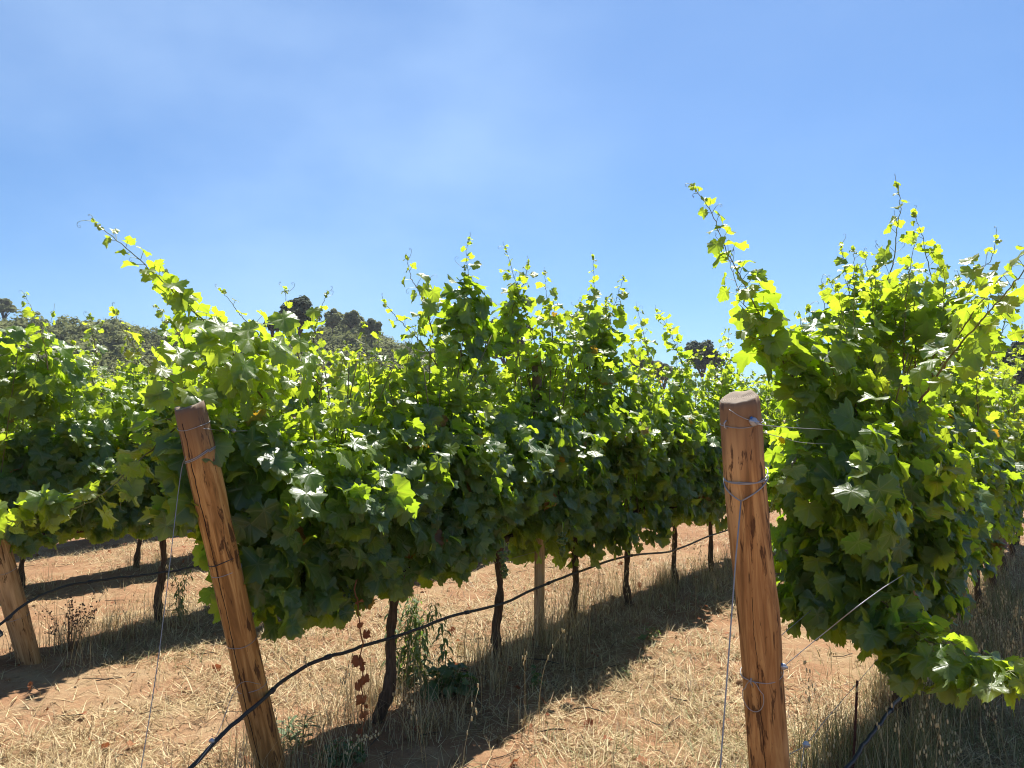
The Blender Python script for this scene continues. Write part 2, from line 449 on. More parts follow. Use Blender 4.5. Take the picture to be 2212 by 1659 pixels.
def tendril(buf, p, d, rng, L):
    d = d/np.linalg.norm(d); s = np.cross(d, [0, 0, 1.]); s /= np.linalg.norm(s)+1e-9; up = np.cross(s, d); pts = []
    curl = rng.uniform(4, 9)*(1 if rng.random() < .5 else -1); x = np.zeros(3); th = 0.
    for i in range(12):
        f = i/11; pts.append(p + x); th += curl*f**2.5*.35
        x = x + (d*math.cos(th)+up*math.sin(th)+s*.15*math.sin(th))*L/11*(1-.4*f)
    tube(buf, pts, np.linspace(.0016, .0007, 12), 3, 1, .5, .9, cap=False)

def shoot(buf, pts, rng, leaf0=.11, spacing=.055, r0=.0042, lush=1.0, tend=True, young=1.0):
    """one cane: stem, alternate leaves on petioles, tendrils, tip cluster"""
    P = catmull(pts, 40); seg = np.linalg.norm(np.diff(P, axis=0), axis=1); cum = np.concatenate([[0], np.cumsum(seg)]); Lt = cum[-1]
    zig = rng.normal(0, .0025, P.shape); zig[0] = 0; P = P + zig
    f = cum/Lt
    tube(buf, P, r0*(1-.72*f), 5, 1, .5, np.clip(f*1.3-.1, 0, 1)*.8)
    T = norm(np.gradient(P, axis=0)); base = rng.random()*6.28
    nn = max(3, int(Lt/spacing)); LP, LN, LT, LS, LR, LA = [], [], [], [], [], []
    for i in range(nn):
        g = ((i+.5)/nn)**.92
        j = int(np.searchsorted(f, g)); j = min(j, len(P)-1)
        t = T[j]; ref = np.array([0, 0, 1.]) if abs(t[2]) < .85 else np.array([1., 0, 0])
        X = np.cross(t, ref); X /= np.linalg.norm(X); Y = np.cross(t, X)
        for rep in range(1 + (1 if rng.random() < .55*lush*(1-g) else 0) + (1 if rng.random() < .35*(lush-1) and g < .75 else 0)):
            a = base + math.pi*i + rng.normal(0, .55) + rep*1.9
            sd = X*math.cos(a)+Y*math.sin(a)
            sz = leaf0*1.08*(1-g**1.9)**.85*rng.uniform(.62, 1.15)*(1 if rep == 0 else .74) + .016
            pl = sz*rng.uniform(.5, .85)
            d = norm(sd*.9 + t*.35 + np.array([0, 0, .25]))
            b = P[j] + d*pl
            tube(buf, [P[j], P[j]+d*pl*.55+np.array([0, 0, .05*pl]), b], [.0017*(.5+sz*5), .0014, .0011], 3, 1, .5, .6+.4*g, cap=False)
            LP.append(b); LN.append(np.array([0, 0, .75])+sd*.45+rng.normal(0, .38, 3)); LT.append(sd*.6-np.array([0, 0, .75])+t*.1+rng.normal(0, .32, 3))
            LS.append(sz); LR.append(rng.random()*.98); LA.append(min(1, max(0, (g*1.15*young+.05+rng.normal(0, .10)))))
        if tend and i % 3 == 1 and g > .2 and rng.random() < .75:
            a = base + math.pi*(i+1) + rng.normal(0, .4)
            tendril(buf, P[j], norm(X*math.cos(a)+Y*math.sin(a)+t*.7), rng, rng.uniform(.08, .17))
    for k in range(4):
        sd = norm(rng.normal(0, 1, 3)+T[-1]*1.2); LP.append(P[-1]-T[-1]*.01*k); LN.append(rng.normal(0, 1, 3)); LT.append(sd)
        LS.append(rng.uniform(.018, .032)); LR.append(rng.random()*.9); LA.append(1.)
    if tend: tendril(buf, P[-1], norm(T[-1]+rng.normal(0, .4, 3)), rng, rng.uniform(.06, .11))
    put_leaves(buf, np.array(LP), np.array(LN), np.array(LT), np.array(LS), np.array(LR), np.array(LA), rng, 0)

def clump(buf, rng, c, rad, n, size=.12, outdir=(0, -1, .3), age0=0.):
    """extra leaves in an ellipsoid of the hedge"""
    c = np.asarray(tuple(c)); d = norm(rng.normal(0, 1, (n, 3))); p = c + d*np.asarray(rad)*(rng.random((n, 1))**.45)
    nrm = d*.7 + np.asarray(outdir)*.6 + np.array([0, 0, .35]) + rng.normal(0, .4, (n, 3)); tip = np.array([0, 0, -1.]) + rng.normal(0, .45, (n, 3)) + d*.35
    put_leaves(buf, p, nrm, tip, np.clip(rng.normal(size, size*.18, n), .05, .18), rng.random(n)*.99, np.clip(age0+rng.normal(0, .12, n), 0, 1), rng, 0)

def trunk_buf(rng, lean, h=.76, r=.027):
    b = Buf(); n = 26; z = np.linspace(-.06, h, n); f = (z+.06)/(h+.06)
    x = lean*f + .034*(vn(z*6, lean*77)-.5)*2*np.minimum(f*3, 1); y = .03*(vn(z*5+9, lean*33)-.5)*2
    rr = r*(1.22-.35*f+.30*np.exp(-((f)/.10)**2)+.42*np.exp(-((f-1)/.08)**2))*(1+.38*(vn(z*22, lean*91)-.5)*2)
    tube(b, np.stack([x, y, z], 1), rr, 12, 0, rough=.20, rng=rng); return b, x[-1]
def cordon_buf(rng, x0, a0, a1, h=.76):
    b = Buf()
    for e in (a0, a1):
        n = 18; f = np.linspace(0, 1, n); X = x0 + (e-x0)*f
        Z = h - .02 + .06*np.sqrt(f) + .02*(vn(f*6, e*9)-.5); Y = .03*(vn(f*5+4, e*5)-.5)*2
        tube(b, np.stack([X, Y, Z], 1), .020*(1-.5*f)*(1+.3*(vn(f*19, e*3)-.5)*2), 8, 0, rough=.22, rng=rng)
    return b

def cane_bits(buf, rng, a0, a1, zt, n=9):
    for _ in range(n):
        x = rng.uniform(a0, a1); y = rng.normal(0, .05)
        tube(buf, catmull([(x, y, .76), (x+rng.normal(0, .05), y+rng.normal(0, .06), 1.2), (x+rng.normal(0, .1), y+rng.normal(0, .12), zt)], 10), np.linspace(.005, .003, 10), 5, 1, .5, .25)

def grape_bunch(rng, p, L=.15):
    b = Buf()
    for i in range(48):
        f = rng.random(); w = .042*(1-f*.75); a = rng.random()*6.28; q = w*math.sqrt(rng.random())
        blob(b, (p[0]+q*math.cos(a), p[1]+q*math.sin(a), p[2]-f*L), .0095*rng.uniform(.85, 1.1), 0, (8, 5), rng.random())
    tube(b, [(p[0], p[1], p[2]+.06), (p[0], p[1], p[2]-.02)], .003, 5, 1, .5, .8)
    return b

VCOUNT = 0
def vine(row, s, label, group, zb=.72, zt=2.05, hw=.30, a0=-.64, a1=.64, n=1250, tall=5, shoots=(), clumps=(), off=0.0, px=None,
         hump=None, lean=None, bunches=0, seed=None, thr=.0235):
    """one vine with everything the photograph shows of it"""
    global VCOUNT; VCOUNT += 1
    seed = VCOUNT if seed is None else seed; rng = np.random.default_rng(100+seed)
    p = row.pt(s, off); p.z = g1(p.x, p.y)
    root = empty('grapevine', p, row.rz, label, 'grapevine', group)
    W = Matrix.Translation(p) @ Matrix.Rotation(row.rz, 4, 'Z'); inv = W.inverted()
    b, xt = trunk_buf(rng, rng.uniform(.0, .09) if lean is None else lean, r=thr); b.build('trunk', [M_BARK], root)
    cordon_buf(rng, xt, a0*.88, a1*.88).build('cordon', [M_BARK], root)
    c = Buf(); crown(c, rng, a0, a1, zb, zt, hw, n, seed*1.37, hump=hump); cane_bits(c, rng, a0*.9, a1*.9, zt)
    for (wp, rad, k, sz, age0) in clumps:
        l = inv @ Vector(wp); clump(c, rng, l, rad, k, sz, age0=age0)
    c.build('crown', [M_LEAF, M_STEM], root)
    for _ in range(tall+(2 if shoots else 4)):
        x = rng.uniform(a0*.9, a1*.9); y = rng.normal(0, .13); h = rng.uniform(.02, .42)*(1.4 if _ < 2 else .7); dx, dy = rng.normal(-.05, .15), rng.normal(0, .16)
        sb = Buf(); z0 = zt-.35 + (float(hump(np.array([x]))[0]) if hump else 0)
        shoot(sb, [(x, y, z0), (x+dx*.4, y+dy*.4, z0+.35), (x+dx, y+dy, z0+.35+h)], rng, leaf0=rng.uniform(.10, .13), spacing=.055, lush=1.2, young=.85)
        sb.build('shoot', [M_LEAF, M_STEM], root)
    for sh in shoots:
        sb = Buf(); pts = [inv @ Vector(q) for q in sh['p']]
        kw = {k: v for k, v in sh.items() if k != 'p'}; shoot(sb, pts, rng, **kw)
        sb.build('shoot', [M_LEAF, M_STEM], root)
    for wp in (bunches or ()):
        l = inv @ Vector(wp); grape_bunch(rng, l).build('grape_bunch', [M_GRAPE, M_STEM], root)
    return root, inv

def copy_tree(o, parent=None):
    c = o.copy(); COL.objects.link(c)
    if parent: c.parent = parent
    for ch in [x for x in o.children]:
        k = ch.copy(); COL.objects.link(k); k.parent = c
    return c

# ================================================================== GROUND
def build_ground():
    def axis(lo, hi, f0, f1, st):
        c = list(np.arange(f0, f1, st)); x = f1; d = st
        while x < hi: c.append(x); d *= 1.13; x += d
        c.append(hi); x = f0; d = st
        while True:
            d *= 1.13; x -= d
            if x <= lo: break
            c.insert(0, x)
        c.insert(0, lo); return np.array(c)
    X = axis(-470, 470, -6, 7, .05); Y = axis(-120, 470, 1.2, 13, .05)
    gx, gy = np.meshgrid(X, Y, indexing='ij'); z = gz(gx, gy)
    z = z + np.where(np.hypot(gx, gy) < 25, .030*(vn(gx*9, gy*9, 2.)-.5)+.016*(vn(gx*19, gy*19, 5.)-.5), 0)
    nx, ny = gx.shape; V = np.stack([gx, gy, z], -1).reshape(-1, 3)
    i = (np.arange(nx-1)[:, None]*ny + np.arange(ny-1)[None]).ravel()
    T = np.concatenate([np.stack([i, i+ny, i+ny+1], 1), np.stack([i, i+ny+1, i+1], 1)])
    b = Buf(); b.add(V, T); tag(b.build('ground', [M_SOIL]), kind='structure')
build_ground()

# ================================================================== DRY GRASS (uncountable)
def blades(buf, rng, x, y, L, W, az, tilt, bend, rnd, age, lift=0.0):
    """curved tapering blades: base, azimuth, tilt from the vertical, further bending"""
    n = len(x); z0 = gz(x, y) + lift; K = 4
    d = np.stack([np.sin(az), np.cos(az)], 1); sdir = np.stack([d[:, 1], -d[:, 0], 0*az], 1)
    P = np.stack([x, y, z0], 1); rows = []; th = tilt.copy()
    for k in range(K):
        w = W*(1-(k/(K-1))**1.5)*.5+.0002
        rows.append(P - sdir*w[:, None]); rows.append(P + sdir*w[:, None])
        st = np.stack([d[:, 0]*np.sin(th), d[:, 1]*np.sin(th), np.cos(th)], 1)*(L/(K-1))[:, None]
        P = P + st; P[:, 2] = np.maximum(P[:, 2], gz(P[:, 0], P[:, 1])+.004) if k < 2 else P[:, 2]
        th = th + bend/(K-1)
    V = np.stack(rows, 1); nv = 2*K; T = []
    for k in range(K-1): T += [(2*k, 2*k+1, 2*k+3), (2*k, 2*k+3, 2*k+2)]
    TT = np.array(T)[None] + (np.arange(n)*nv)[:, None, None]
    buf.add(V.reshape(-1, 3), TT.reshape(-1, 3), 0, None, np.repeat(rnd, nv), np.repeat(age, nv))

def perp(row, x, y): return (x-row.P.x)*row.n.x + (y-row.P.y)*row.n.y
def along(row, x, y): return (x-row.P.x)*row.u.x + (y-row.P.y)*row.u.y

def greenness(x, y):
    right = 1/(1+np.exp(-(x-.55)*2.2)); far = np.clip(1-(y-4)/9, .25, 1)
    return np.clip(right*far*.75*(vn(x*1.1+30, y*1.1)*1.5) + .25*(vn(x*.9+11, y*.9+2) > .66), 0, 1)

def build_grass():
    rng = np.random.default_rng(5); b = Buf()
    def wedge(n, r0, r1, p=1.0):
        r = r0*(r1/r0)**(rng.random(n)**p); a = rng.uniform(R(-50), R(50), n); return r*np.sin(a), r*np.cos(a)
    # litter lying about
    x, y = wedge(300000, 2.3, 26, .9)
    bare = vn(x*.8+20, y*.8+3)*.7 + vn(x*2.6, y*2.6+8)*.3
    left = 1/(1+np.exp((x+.9)*2)) * np.clip((6.5-y)/2, 0, 1)
    keep = rng.random(len(x)) < np.clip((bare-.31-.16*left)*5.0, .10, 1); x, y = x[keep], y[keep]; n = len(x)
    g = greenness(x, y)
    blades(b, rng, x, y, rng.uniform(.03, .17, n), rng.uniform(.0018, .0052, n)*(1+np.hypot(x, y)*.05), rng.uniform(0, 6.28, n), rng.normal(1.30, .20, n), rng.normal(.12, .3, n), rng.random(n), (rng.random(n) < g*.35)*rng.uniform(.4, 1, n), .004)
    # short standing stubble
    x, y = wedge(90000, 2.3, 24, .9)
    keep = rng.random(len(x)) < np.clip((vn(x*1.3+5, y*1.3+9)-.36)*3.5, .04, 1); x, y = x[keep], y[keep]; n = len(x); g = greenness(x, y)
    blades(b, rng, x, y, rng.uniform(.025, .10, n)*(1+.5*g), rng.uniform(.0014, .003, n)*(1+np.hypot(x, y)*.04), rng.uniform(0, 6.28, n), np.abs(rng.normal(.45, .3, n)), rng.normal(.6, .5, n), rng.random(n), (rng.random(n) < g*.9)*rng.uniform(.4, 1, n))
    # taller grass in tufts under the rows
    for row, cnt, smax in ((ROW2, 400, 16), (ROW1, 260, 14), (ROW3, 420, 9), (ROW0, 120, 12)):
        s = rng.uniform(-.4, 1, cnt)**1 * smax*np.where(rng.random(cnt) < .6, .5, 1); o = rng.normal(-.02, .20, cnt)
        cx = row.P.x+row.u.x*s+row.n.x*o; cy = row.P.y+row.u.y*s+row.n.y*o
        for X, Y in zip(cx, cy):
            if Y < 2.4: continue
            k = rng.integers(14, 34); h = rng.uniform(.06, .34)
            xx, yy = X+rng.normal(0, .045, k), Y+rng.normal(0, .045, k)
            gr = float(greenness(np.array([X]), np.array([Y]))[0])
            blades(b, rng, xx, yy, h*rng.uniform(.5, 1.25, k), rng.uniform(.0018, .0034, k), rng.uniform(0, 6.28, k), np.abs(rng.normal(.25, .18, k)), rng.normal(.7, .4, k), rng.random(k), (rng.random(k) < gr*.8)*rng.uniform(.3, 1, k))
    # high grass to the right of the right-hand row
    k = 9000; s = rng.uniform(.4, 7, k); o = -np.abs(rng.normal(.25, .42, k))+.25
    x = ROW3.P.x+ROW3.u.x*s+ROW3.n.x*o; y = ROW3.P.y+ROW3.u.y*s+ROW3.n.y*o
    m = vn(x*2.6+3, y*2.6+1) > .47; x, y = x[m], y[m]; k = len(x)
    blades(b, rng, x, y, rng.uniform(.07, .32, k)*(.25+1.2*vn(x*2.2, y*2.2)), rng.uniform(.002, .0042, k), rng.uniform(0, 6.28, k), np.abs(rng.normal(.16, .16, k)), rng.normal(.6, .4, k), rng.random(k), (rng.random(k) < .7)*rng.uniform(.3, 1, k))
    # pale tall straw at the posts
    for (px, py, k, h) in ((600, 1655, 60, .30), (560, 1655, 30, .2), (1200, 1395, 90, .42), (1225, 1370, 110, .5), (1160, 1400, 50, .4), (800, 1530, 70, .38), (345, 1350, 80, .33), (250, 1370, 60, .3), (140, 1400, 90, .36), (1100, 1430, 60, .3), (1300, 1310, 80, .4), (1340, 1290, 80, .4)):
        c = ground(px, py); xx, yy = c.x+rng.normal(0, .09, k), c.y+rng.normal(0, .09, k)
        blades(b, rng, xx, yy, h*rng.uniform(.5, 1.2, k), rng.uniform(.0018, .003, k), rng.uniform(0, 6.28, k), np.abs(rng.normal(.18, .14, k)), rng.normal(.5, .3, k), rng.uniform(.3, 1, k), np.zeros(k))
    # nodding oat stalks with pale spikelets at the lower right and along the rows
    for row, m, s0, s1, os in ((ROW3, 150, .6, 4.5, -.45), (ROW2, 50, -.2, 6, -.1), (ROW1, 30, .2, 5, 0)):
        for _ in range(m):
            q = row.pt(rng.uniform(s0, s1), os+rng.normal(0, .35)); hh = rng.uniform(.25, .6); a = rng.random()*6.28; z0 = g1(q.x, q.y); ln = rng.uniform(.05, .2)
            P = catmull([(q.x, q.y, z0-.01), (q.x+ln*.3*math.cos(a), q.y+ln*.3*math.sin(a), z0+hh*.6), (q.x+ln*math.cos(a), q.y+ln*math.sin(a), z0+hh)], 9)
            tube(b, P, np.linspace(.0016, .0007, 9), 3, 0, rng.uniform(.5, 1))
            for _k in range(6):
                e = P[rng.integers(5, 9)]+rng.normal(0, .012, 3); blob(b, e, (.0035, .0035, .010), 0, (5, 4), .95)
    o = b.build('dry_grass', [M_GRASS]); tag(o, 'dry straw and thin green grass covering the vineyard ground', 'grass', kind='stuff')
    # fallen leaves, twigs and clods
    b = Buf(); n = 700; x, y = wedge(n, 2.4, 16, .9)
    pick = rng.random(n) < np.clip(vn(x*.7+2, y*.7)*1.6-.4, .15, 1); x, y = x[pick], y[pick]; n = len(x)
    nr = rng.normal(0, .55, (n, 3))+np.array([0, 0, 1.])
    put_leaves(b, np.stack([x, y, gz(x, y)+.03], 1), nr, rng.normal(0, 1, (n, 3)), rng.uniform(.022, .060, n), rng.random(n), np.zeros(n), rng, 0)
    for _ in range(420):
        r_ = 2.5*(12/2.5)**rng.random(); a = rng.uniform(R(-46), R(46)); X, Y = r_*math.sin(a), r_*math.cos(a); az = rng.random()*6.28; L = rng.uniform(.04, .20)
        q = [(X+math.cos(az)*L*f+rng.normal(0, .006), Y+math.sin(az)*L*f+rng.normal(0, .006), g1(X, Y)+.012+.02*rng.random()) for f in (0, .5, 1)]
        tube(b, q, rng.uniform(.0012, .0035), 4, 1)
    tag(b.build('fallen_leaves', [M_DEAD, M_TREEBARK]), 'curled brown vine leaves and dark twigs scattered on the straw', 'leaf litter', kind='stuff')
    b = Buf(); n = 2000; x, y = wedge(n, 2.4, 12, .9)
    for X, Y in zip(x, y):
        r = .004+.026*rng.random()**8; blob(b, (X, Y, g1(X, Y)+r*.3), r*rng.uniform(.6, 1.2, 3), 0, (7, 5))
    tag(b.build('soil_clods', [M_SOIL]), 'small reddish clods of dry earth on the ground', 'clods', kind='stuff')
build_grass()

# ================================================================== POSTS AND WIRES
def post_axis(B, T): return (T-B).normalized(), (T-B).length
def post(B, T, rad, label, mat, group, seed, bulges=(), slant=.10):
    d, L = post_axis(B, T)
    root = bpy.data.objects.new('end_post', None); COL.objects.link(root); root.location = B; root.empty_display_size = .1
    root.rotation_euler = d.to_track_quat('Z', 'Y').to_euler(); tag(root, label, 'wooden post', group)
    n, m = 90, 56; V = []; T_ = []; mats = []
    z = np.linspace(-.15, L, n); a = np.arange(m)*2*math.pi/m
    for zz in z:
        r = rad*(1.03-.05*zz/L) + .006*(vn(np.cos(a)*1.3+seed, np.sin(a)*1.3, zz*2.2)-.5)*2 + .0022*(vn(np.cos(a)*6+seed, np.sin(a)*6, zz*9)-.5)*2
        for (ba, bz, bh, bs) in bulges:
            r = r + bh*np.exp(-((np.angle(np.exp(1j*(a-ba))))/.55)**2-((zz-bz)/bs)**2)
        ed = max(0., 1-(L-zz)/.012) if L-zz < .012 else 0; r = r*(1-.05*ed)
        V += [(r[k]*math.cos(a[k]), r[k]*math.sin(a[k]), zz+slant*r[k]*math.sin(a[k])*max(0, 1-(L-zz)/.12)+(.010*(float(vn(math.cos(a[k])*2+seed+5, math.sin(a[k])*2+5, 3.))-.5) if zz == z[-1] else 0)) for k in range(m)]
    for i in range(n-1):
        for k in range(m):
            p, q = i*m+k, i*m+(k+1) % m; T_ += [(p, q, q+m), (p, q+m, p+m)]; mats += [0, 0]
    base = len(V); rings = 5; V_last = V[-m:]
    for j in range(1, rings):
        f = 1-j/rings
        V += [(v[0]*f, v[1]*f, L+(v[2]-L)*f+.003*float(vn(v[0]*40*f, v[1]*40*f))-.0015) for v in V_last]
    V.append((0, 0, L-.002))
    prev = base-m
    for j in range(1, rings):
        cur = base+(j-1)*m
        for k in range(m):
            q = (k+1) % m; T_ += [(prev+k, prev+q, cur+q), (prev+k, cur+q, cur+k)]; mats += [1, 1]
        prev = cur
    for k in range(m): T_.append((prev+k, prev+(k+1) % m, len(V)-1)); mats.append(1)
    b = Buf(); b.add(V, T_, np.array(mats)); o = b.build('timber', [mat, M_END], root)
    return root

def ring(root, h, rad, tilt=0., az=0., wr=.0016, mat=None, turns=1, wig=.002, name='wire_tie', rng=random):
    """a wire wound round a post, in the post's own frame; tilt lowers the side at azimuth az"""
    b = Buf(); P = []
    N = 44*turns
    for i in range(N+1):
        a = 2*math.pi*i/44
        P.append(((rad)*math.cos(a), (rad)*math.sin(a), h - tilt*math.cos(a-az) + wig*math.sin(a*3+h*9) + .006*(i/44)*(turns > 1)))
    tube(b, P, wr, 6, 0); return b.build(name, [mat or M_WIRE], root)

def inpost(root, p):
    bpy.context.view_layer.update(); return root.matrix_world.inverted() @ Vector(p)

WOOD2 = mat_wood('pine_post_cracked', (.42, .205, .063), (.64, .375, .135), crack=[(-1.25, -.2, 1.66, .045), (-1.75, .75, 1.62, .022)], marks=.575, seed=1.3)
WOOD3 = mat_wood('pine_post_smooth', (.40, .200, .072), (.62, .37, .145), crack=[(-1.45, .45, 1.05, .018), (-2.1, .0, .5, .015)], marks=.565, seed=4.1)
WOOD1 = mat_wood('pine_post_rough', (.40, .23, .10), (.60, .40, .20), marks=.57, seed=7.7)
WOODL = mat_wood('weathered_post', (.38, .27, .16), (.54, .41, .26), marks=.68, seed=9.9)

G2 = ground(592, 1690); T2 = at(409, 875, G2.y-.37)
G3 = Vector((B3.x, B3.y, g1(B3.x, B3.y))); T3 = at(1598, 858, 2.40)
G1 = ground(65, 1432); T1 = at(-82, 886, G1.y-.40)
GRP_POST = 'leaning wooden end posts of the vine rows'
P3 = post(G3, T3, .0645, 'smooth orange wooden post with round grey top and a small hanging wire loop', WOOD3, GRP_POST, 2.2, bulges=[(-.3, .95, .010, .16)], slant=.16)
P2 = post(G2, T2, .0610, 'leaning orange wooden post split by a long crack, ending the middle vine row', WOOD2, GRP_POST, 5.5, bulges=[(.2, .95, .006, .2)])
P1 = post(G1, T1, .066, 'knotty brown wooden post at the left edge, its top hidden by a hanging shoot', WOOD1, GRP_POST, 8.8)
L3 = (T3-G3).length; L2 = (T2-G2).length; L1 = (T1-G1).length

def hl(root, G, T, py):
    """height along a post that shows at image row py"""
    best = None
    for i in range(400):
        f = i/399; p = G+(T-G)*f; q = p - Vector((0, 0, HC)); c, s = math.cos(PITCH), math.sin(PITCH)
        dep = q.y*c+q.z*s; v = 829.5 - F*(-q.y*s+q.z*c)/dep
        if best is None or abs(v-py) < best[0]: best = (abs(v-py), f*(T-G).length)
    return best[1]
CAMAZ = -math.pi/2
# right post: fixing wire, guy ring, low ring with a loop
h = hl(P3, G3, T3, 913); ring(P3, h, .0655, .004, CAMAZ)
h = hl(P3, G3, T3, 1038); ring(P3, h+.010, .0665, .0, 0, .0022); ring(P3, h+.022, .0665, .016, CAMAZ, .0022)
h = hl(P3, G3, T3, 1452); ring(P3, h, .067, .004, CAMAZ, .0016)
b = Buf(); loop = []
for i in range(25):
    a = math.pi/2 + 2*math.pi*i/24; w = .034*math.cos(a)*(.75 if math.sin(a) > .3 else 1)
    loop.append((-.012+w, -.0690, h-.052+.052*math.sin(a)))
tube(b, loop, .0014, 6); tube(b, [(-.012, -.072, h+.012), (-.014, -.074, h-.004), (-.010, -.071, h-.016)], .0022, 6)
b.build('wire_loop', [M_WIRE], P3)
b = Buf(); hs = hl(P3, G3, T3, 908); tube(b, [(-.028, -.0605, hs+.014), (-.033, -.068, hs+.006), (-.033, -.068, hs-.006), (-.028, -.0605, hs-.012)], .0024, 6); b.build('staple', [M_GRIP], P3)
# middle post rings
for (py, mat, wr, tl, az, tn) in ((918, M_WIRE, .0015, .008, -1.2, 1), (985, M_WIRE, .0022, .022, -2.4, 2), (1207, M_HOSE, .0022, .010, -2.2, 1), (1232, M_WIRE, .0015, .004, -1.57, 1), (1384, M_WIRE, .0013, .004, -1.57, 1), (1478, M_WIRE, .0013, .002, -1.57, 1)):
    ring(P2, hl(P2, G2, T2, py), .0635, tl, az, wr, mat, tn)
for py in (1232, 1330): ring(P1, hl(P1, G1, T1, py), .0685, .004, -1.57, .0015)

def wire(pts, label, r=.0014, name='trellis_wire', n=30, cat='wire', mat=None, group=None, grips=()):
    b = Buf(); P = catmull(pts, n) if len(pts) > 2 else catmull(pts, 8)
    c = P[0].copy(); tube(b, P-c, r, 6); o = b.build(name, [mat or M_WIRE]); o.location = c; tag(o, label, cat, group)
    for (g, sz, blue) in grips:
        gb = Buf(); l = np.array(tuple(g))-c
        blob(gb, l, np.array((sz, sz*.62, sz*1.05)), 0, (12, 8)); tube(gb, [l+np.array((-sz*1.1, -.004, sz*.25)), l+np.array((sz*1.1, -.004, -sz*.25))], sz*.42, 8, 0)
        if blue: tube(gb, [l+np.array((-sz*.85, -.002, sz*.7)), l+np.array((-sz*.35, -.002, sz*1.05))], sz*.28, 8, 1)
        gb.build('wire_gripper', [M_GRIP, M_BLUE], o)
    return o

def front(G, T, px, py, rad=.068):
    """point on the camera-facing skin of a leaning post seen at px, py"""
    f = hl(None, G, T, py)/(T-G).length; return at(px, py, (G+(T-G)*f).y - rad)

g = front(G3, T3, 1628, 911, .070)
far3 = ROW3.pt(7.5, 0); 
wire([front(G3, T3, 1575, 885, .066), front(G3, T3, 1600, 900, .069), g, front(G3, T3, 1655, 919, .03), ROW3.on(1770, 927), ROW3.on(1915, 931), ROW3.pt(4, 0, 1.62), ROW3.pt(8, 0, 1.62)],
     'tight wire from the gripper near the top of the smooth right post into the leaves', grips=[(g, .013, True)])
wire([front(G3, T3, 1650, 935, .03), ROW3.on(1690, 945), ROW3.on(1760, 958), ROW3.pt(2.2, .05, 1.5), ROW3.pt(5, .1, 1.5)], 'thin second wire slanting down from the top of the smooth right post', r=.0011)
g = front(G3, T3, 1693, 1440, .05)
wire([front(G3, T3, 1688, 1455, .05), g, ROW3.on(1790, 1360, -.22), ROW3.on(1890, 1282, -.36), ROW3.pt(2.5, -.1, .84), ROW3.pt(7, 0, .80)], 'taut wire rising from the low gripper beside the smooth right post', grips=[(g, .010, True)])
wire([front(G3, T3, 1675, 1383, .0), ROW3.on(1760, 1312, .12), ROW3.on(1850, 1240, .12), ROW3.pt(3.2, .12, .95)], 'thin wire passing behind the smooth right post to the vine', r=.0011)
g = at(1741, 1608, 2.82)
wire([at(1700, 1632, 2.70), g, at(1775, 1565, 3.0), at(1805, 1530, 3.2), ROW3.on(1865, 1460, .05), ROW3.pt(3.0, 0, .45), ROW3.pt(7, 0, .42)], 'lowest wire with a white gripper right of the smooth right post', grips=[(g, .012, False)])
wire([g+Vector((-.008, -.004, -.005)), at(1732, 1650, 2.80), at(1727, 1700, 2.78)], 'loose white wire tail hanging from the lowest gripper', r=.0016, name='wire_tail')
# guy wires
apex = front(G3, T3, 1605, 1068, .070)
bpy.context.view_layer.update(); M3 = P3.matrix_world
h1 = hl(P3, G3, T3, 1030); h0 = hl(P3, G3, T3, 1070); b = Buf(); c = np.array(tuple(apex))
apex_l = M3 @ Vector((0, -.0690, h0))
for sg in (-1, 1):
    arc = [M3 @ Vector((.0690*math.cos(-math.pi/2+sg*R(f*88)), .0690*math.sin(-math.pi/2+sg*R(f*88)), h0+(h1-h0)*f)) for f in np.linspace(0, 1, 9)]
    tube(b, [np.array(tuple(q))-c for q in arc], .0024, 6)
tube(b, [np.array(tuple(apex_l))-c, np.array(tuple(at(1590, 1200, apex_l.y-.045)))-c, np.array(tuple(at(1556, 1659, 2.24)))-c, np.array(tuple(at(1548, 1800, 2.15)))-c], .0022, 6)
o = b.build('guy_wire', [M_WIRE]); o.location = apex; tag(o, 'grey guy wire forming a V on the smooth right post and running down', 'wire')
wire([front(G2, T2, 402, 985, .05), at(388, 1042, 3.16), at(345, 1400, 2.90), at(305, 1659, 2.72), at(296, 1720, 2.68)], 'long thin guy wire slanting down left of the cracked post', r=.0016, name='guy_wire')
g = ROW2.on(505, 930); 
wire([front(G2, T2, 440, 926, .05), ROW2.on(500, 931), ROW2.on(560, 930), ROW2.pt(2.5, 0, 1.62), ROW2.pt(12, 0, 1.62)], 'twisted wire from the cracked post into the middle row', r=.0017, grips=[(ROW2.on(505, 930, -.03), .009, False)])
wire([front(G2, T2, 572, 1384, .02), ROW2.on(660, 1350, .02), ROW2.on(730, 1328, .02), ROW2.pt(3, 0, .72), ROW2.pt(14, 0, .66)], 'low cordon wire stretched along the middle row', r=.0012)
wire([front(G2, T2, 565, 1478, .03), at(515, 1480, 3.2), at(470, 1585, 3.02), at(425, 1650, 2.92)], 'thin slack wire left of the foot of the cracked post', r=.0012, grips=[(at(458, 1600, 2.98), .009, False)])

# rusty rod
b = Buf(); q0 = at(1852, 1470, 3.35); q1 = at(1833, 1655, 3.30); q1.z = min(q1.z, g1(q1.x, q1.y)-.03)
P = catmull([q1, (q0+q1)/2+Vector((.003, 0, 0)), q0], 60); tube(b, P-np.array(tuple(q1)), .0055*(1+.12*np.sin(np.arange(60)*2.4)), 8)
o = b.build('steel_rod', [M_RUST]); o.location = q1; tag(o, 'thin rusty steel rod standing in grass right of the smooth post', 'rod')

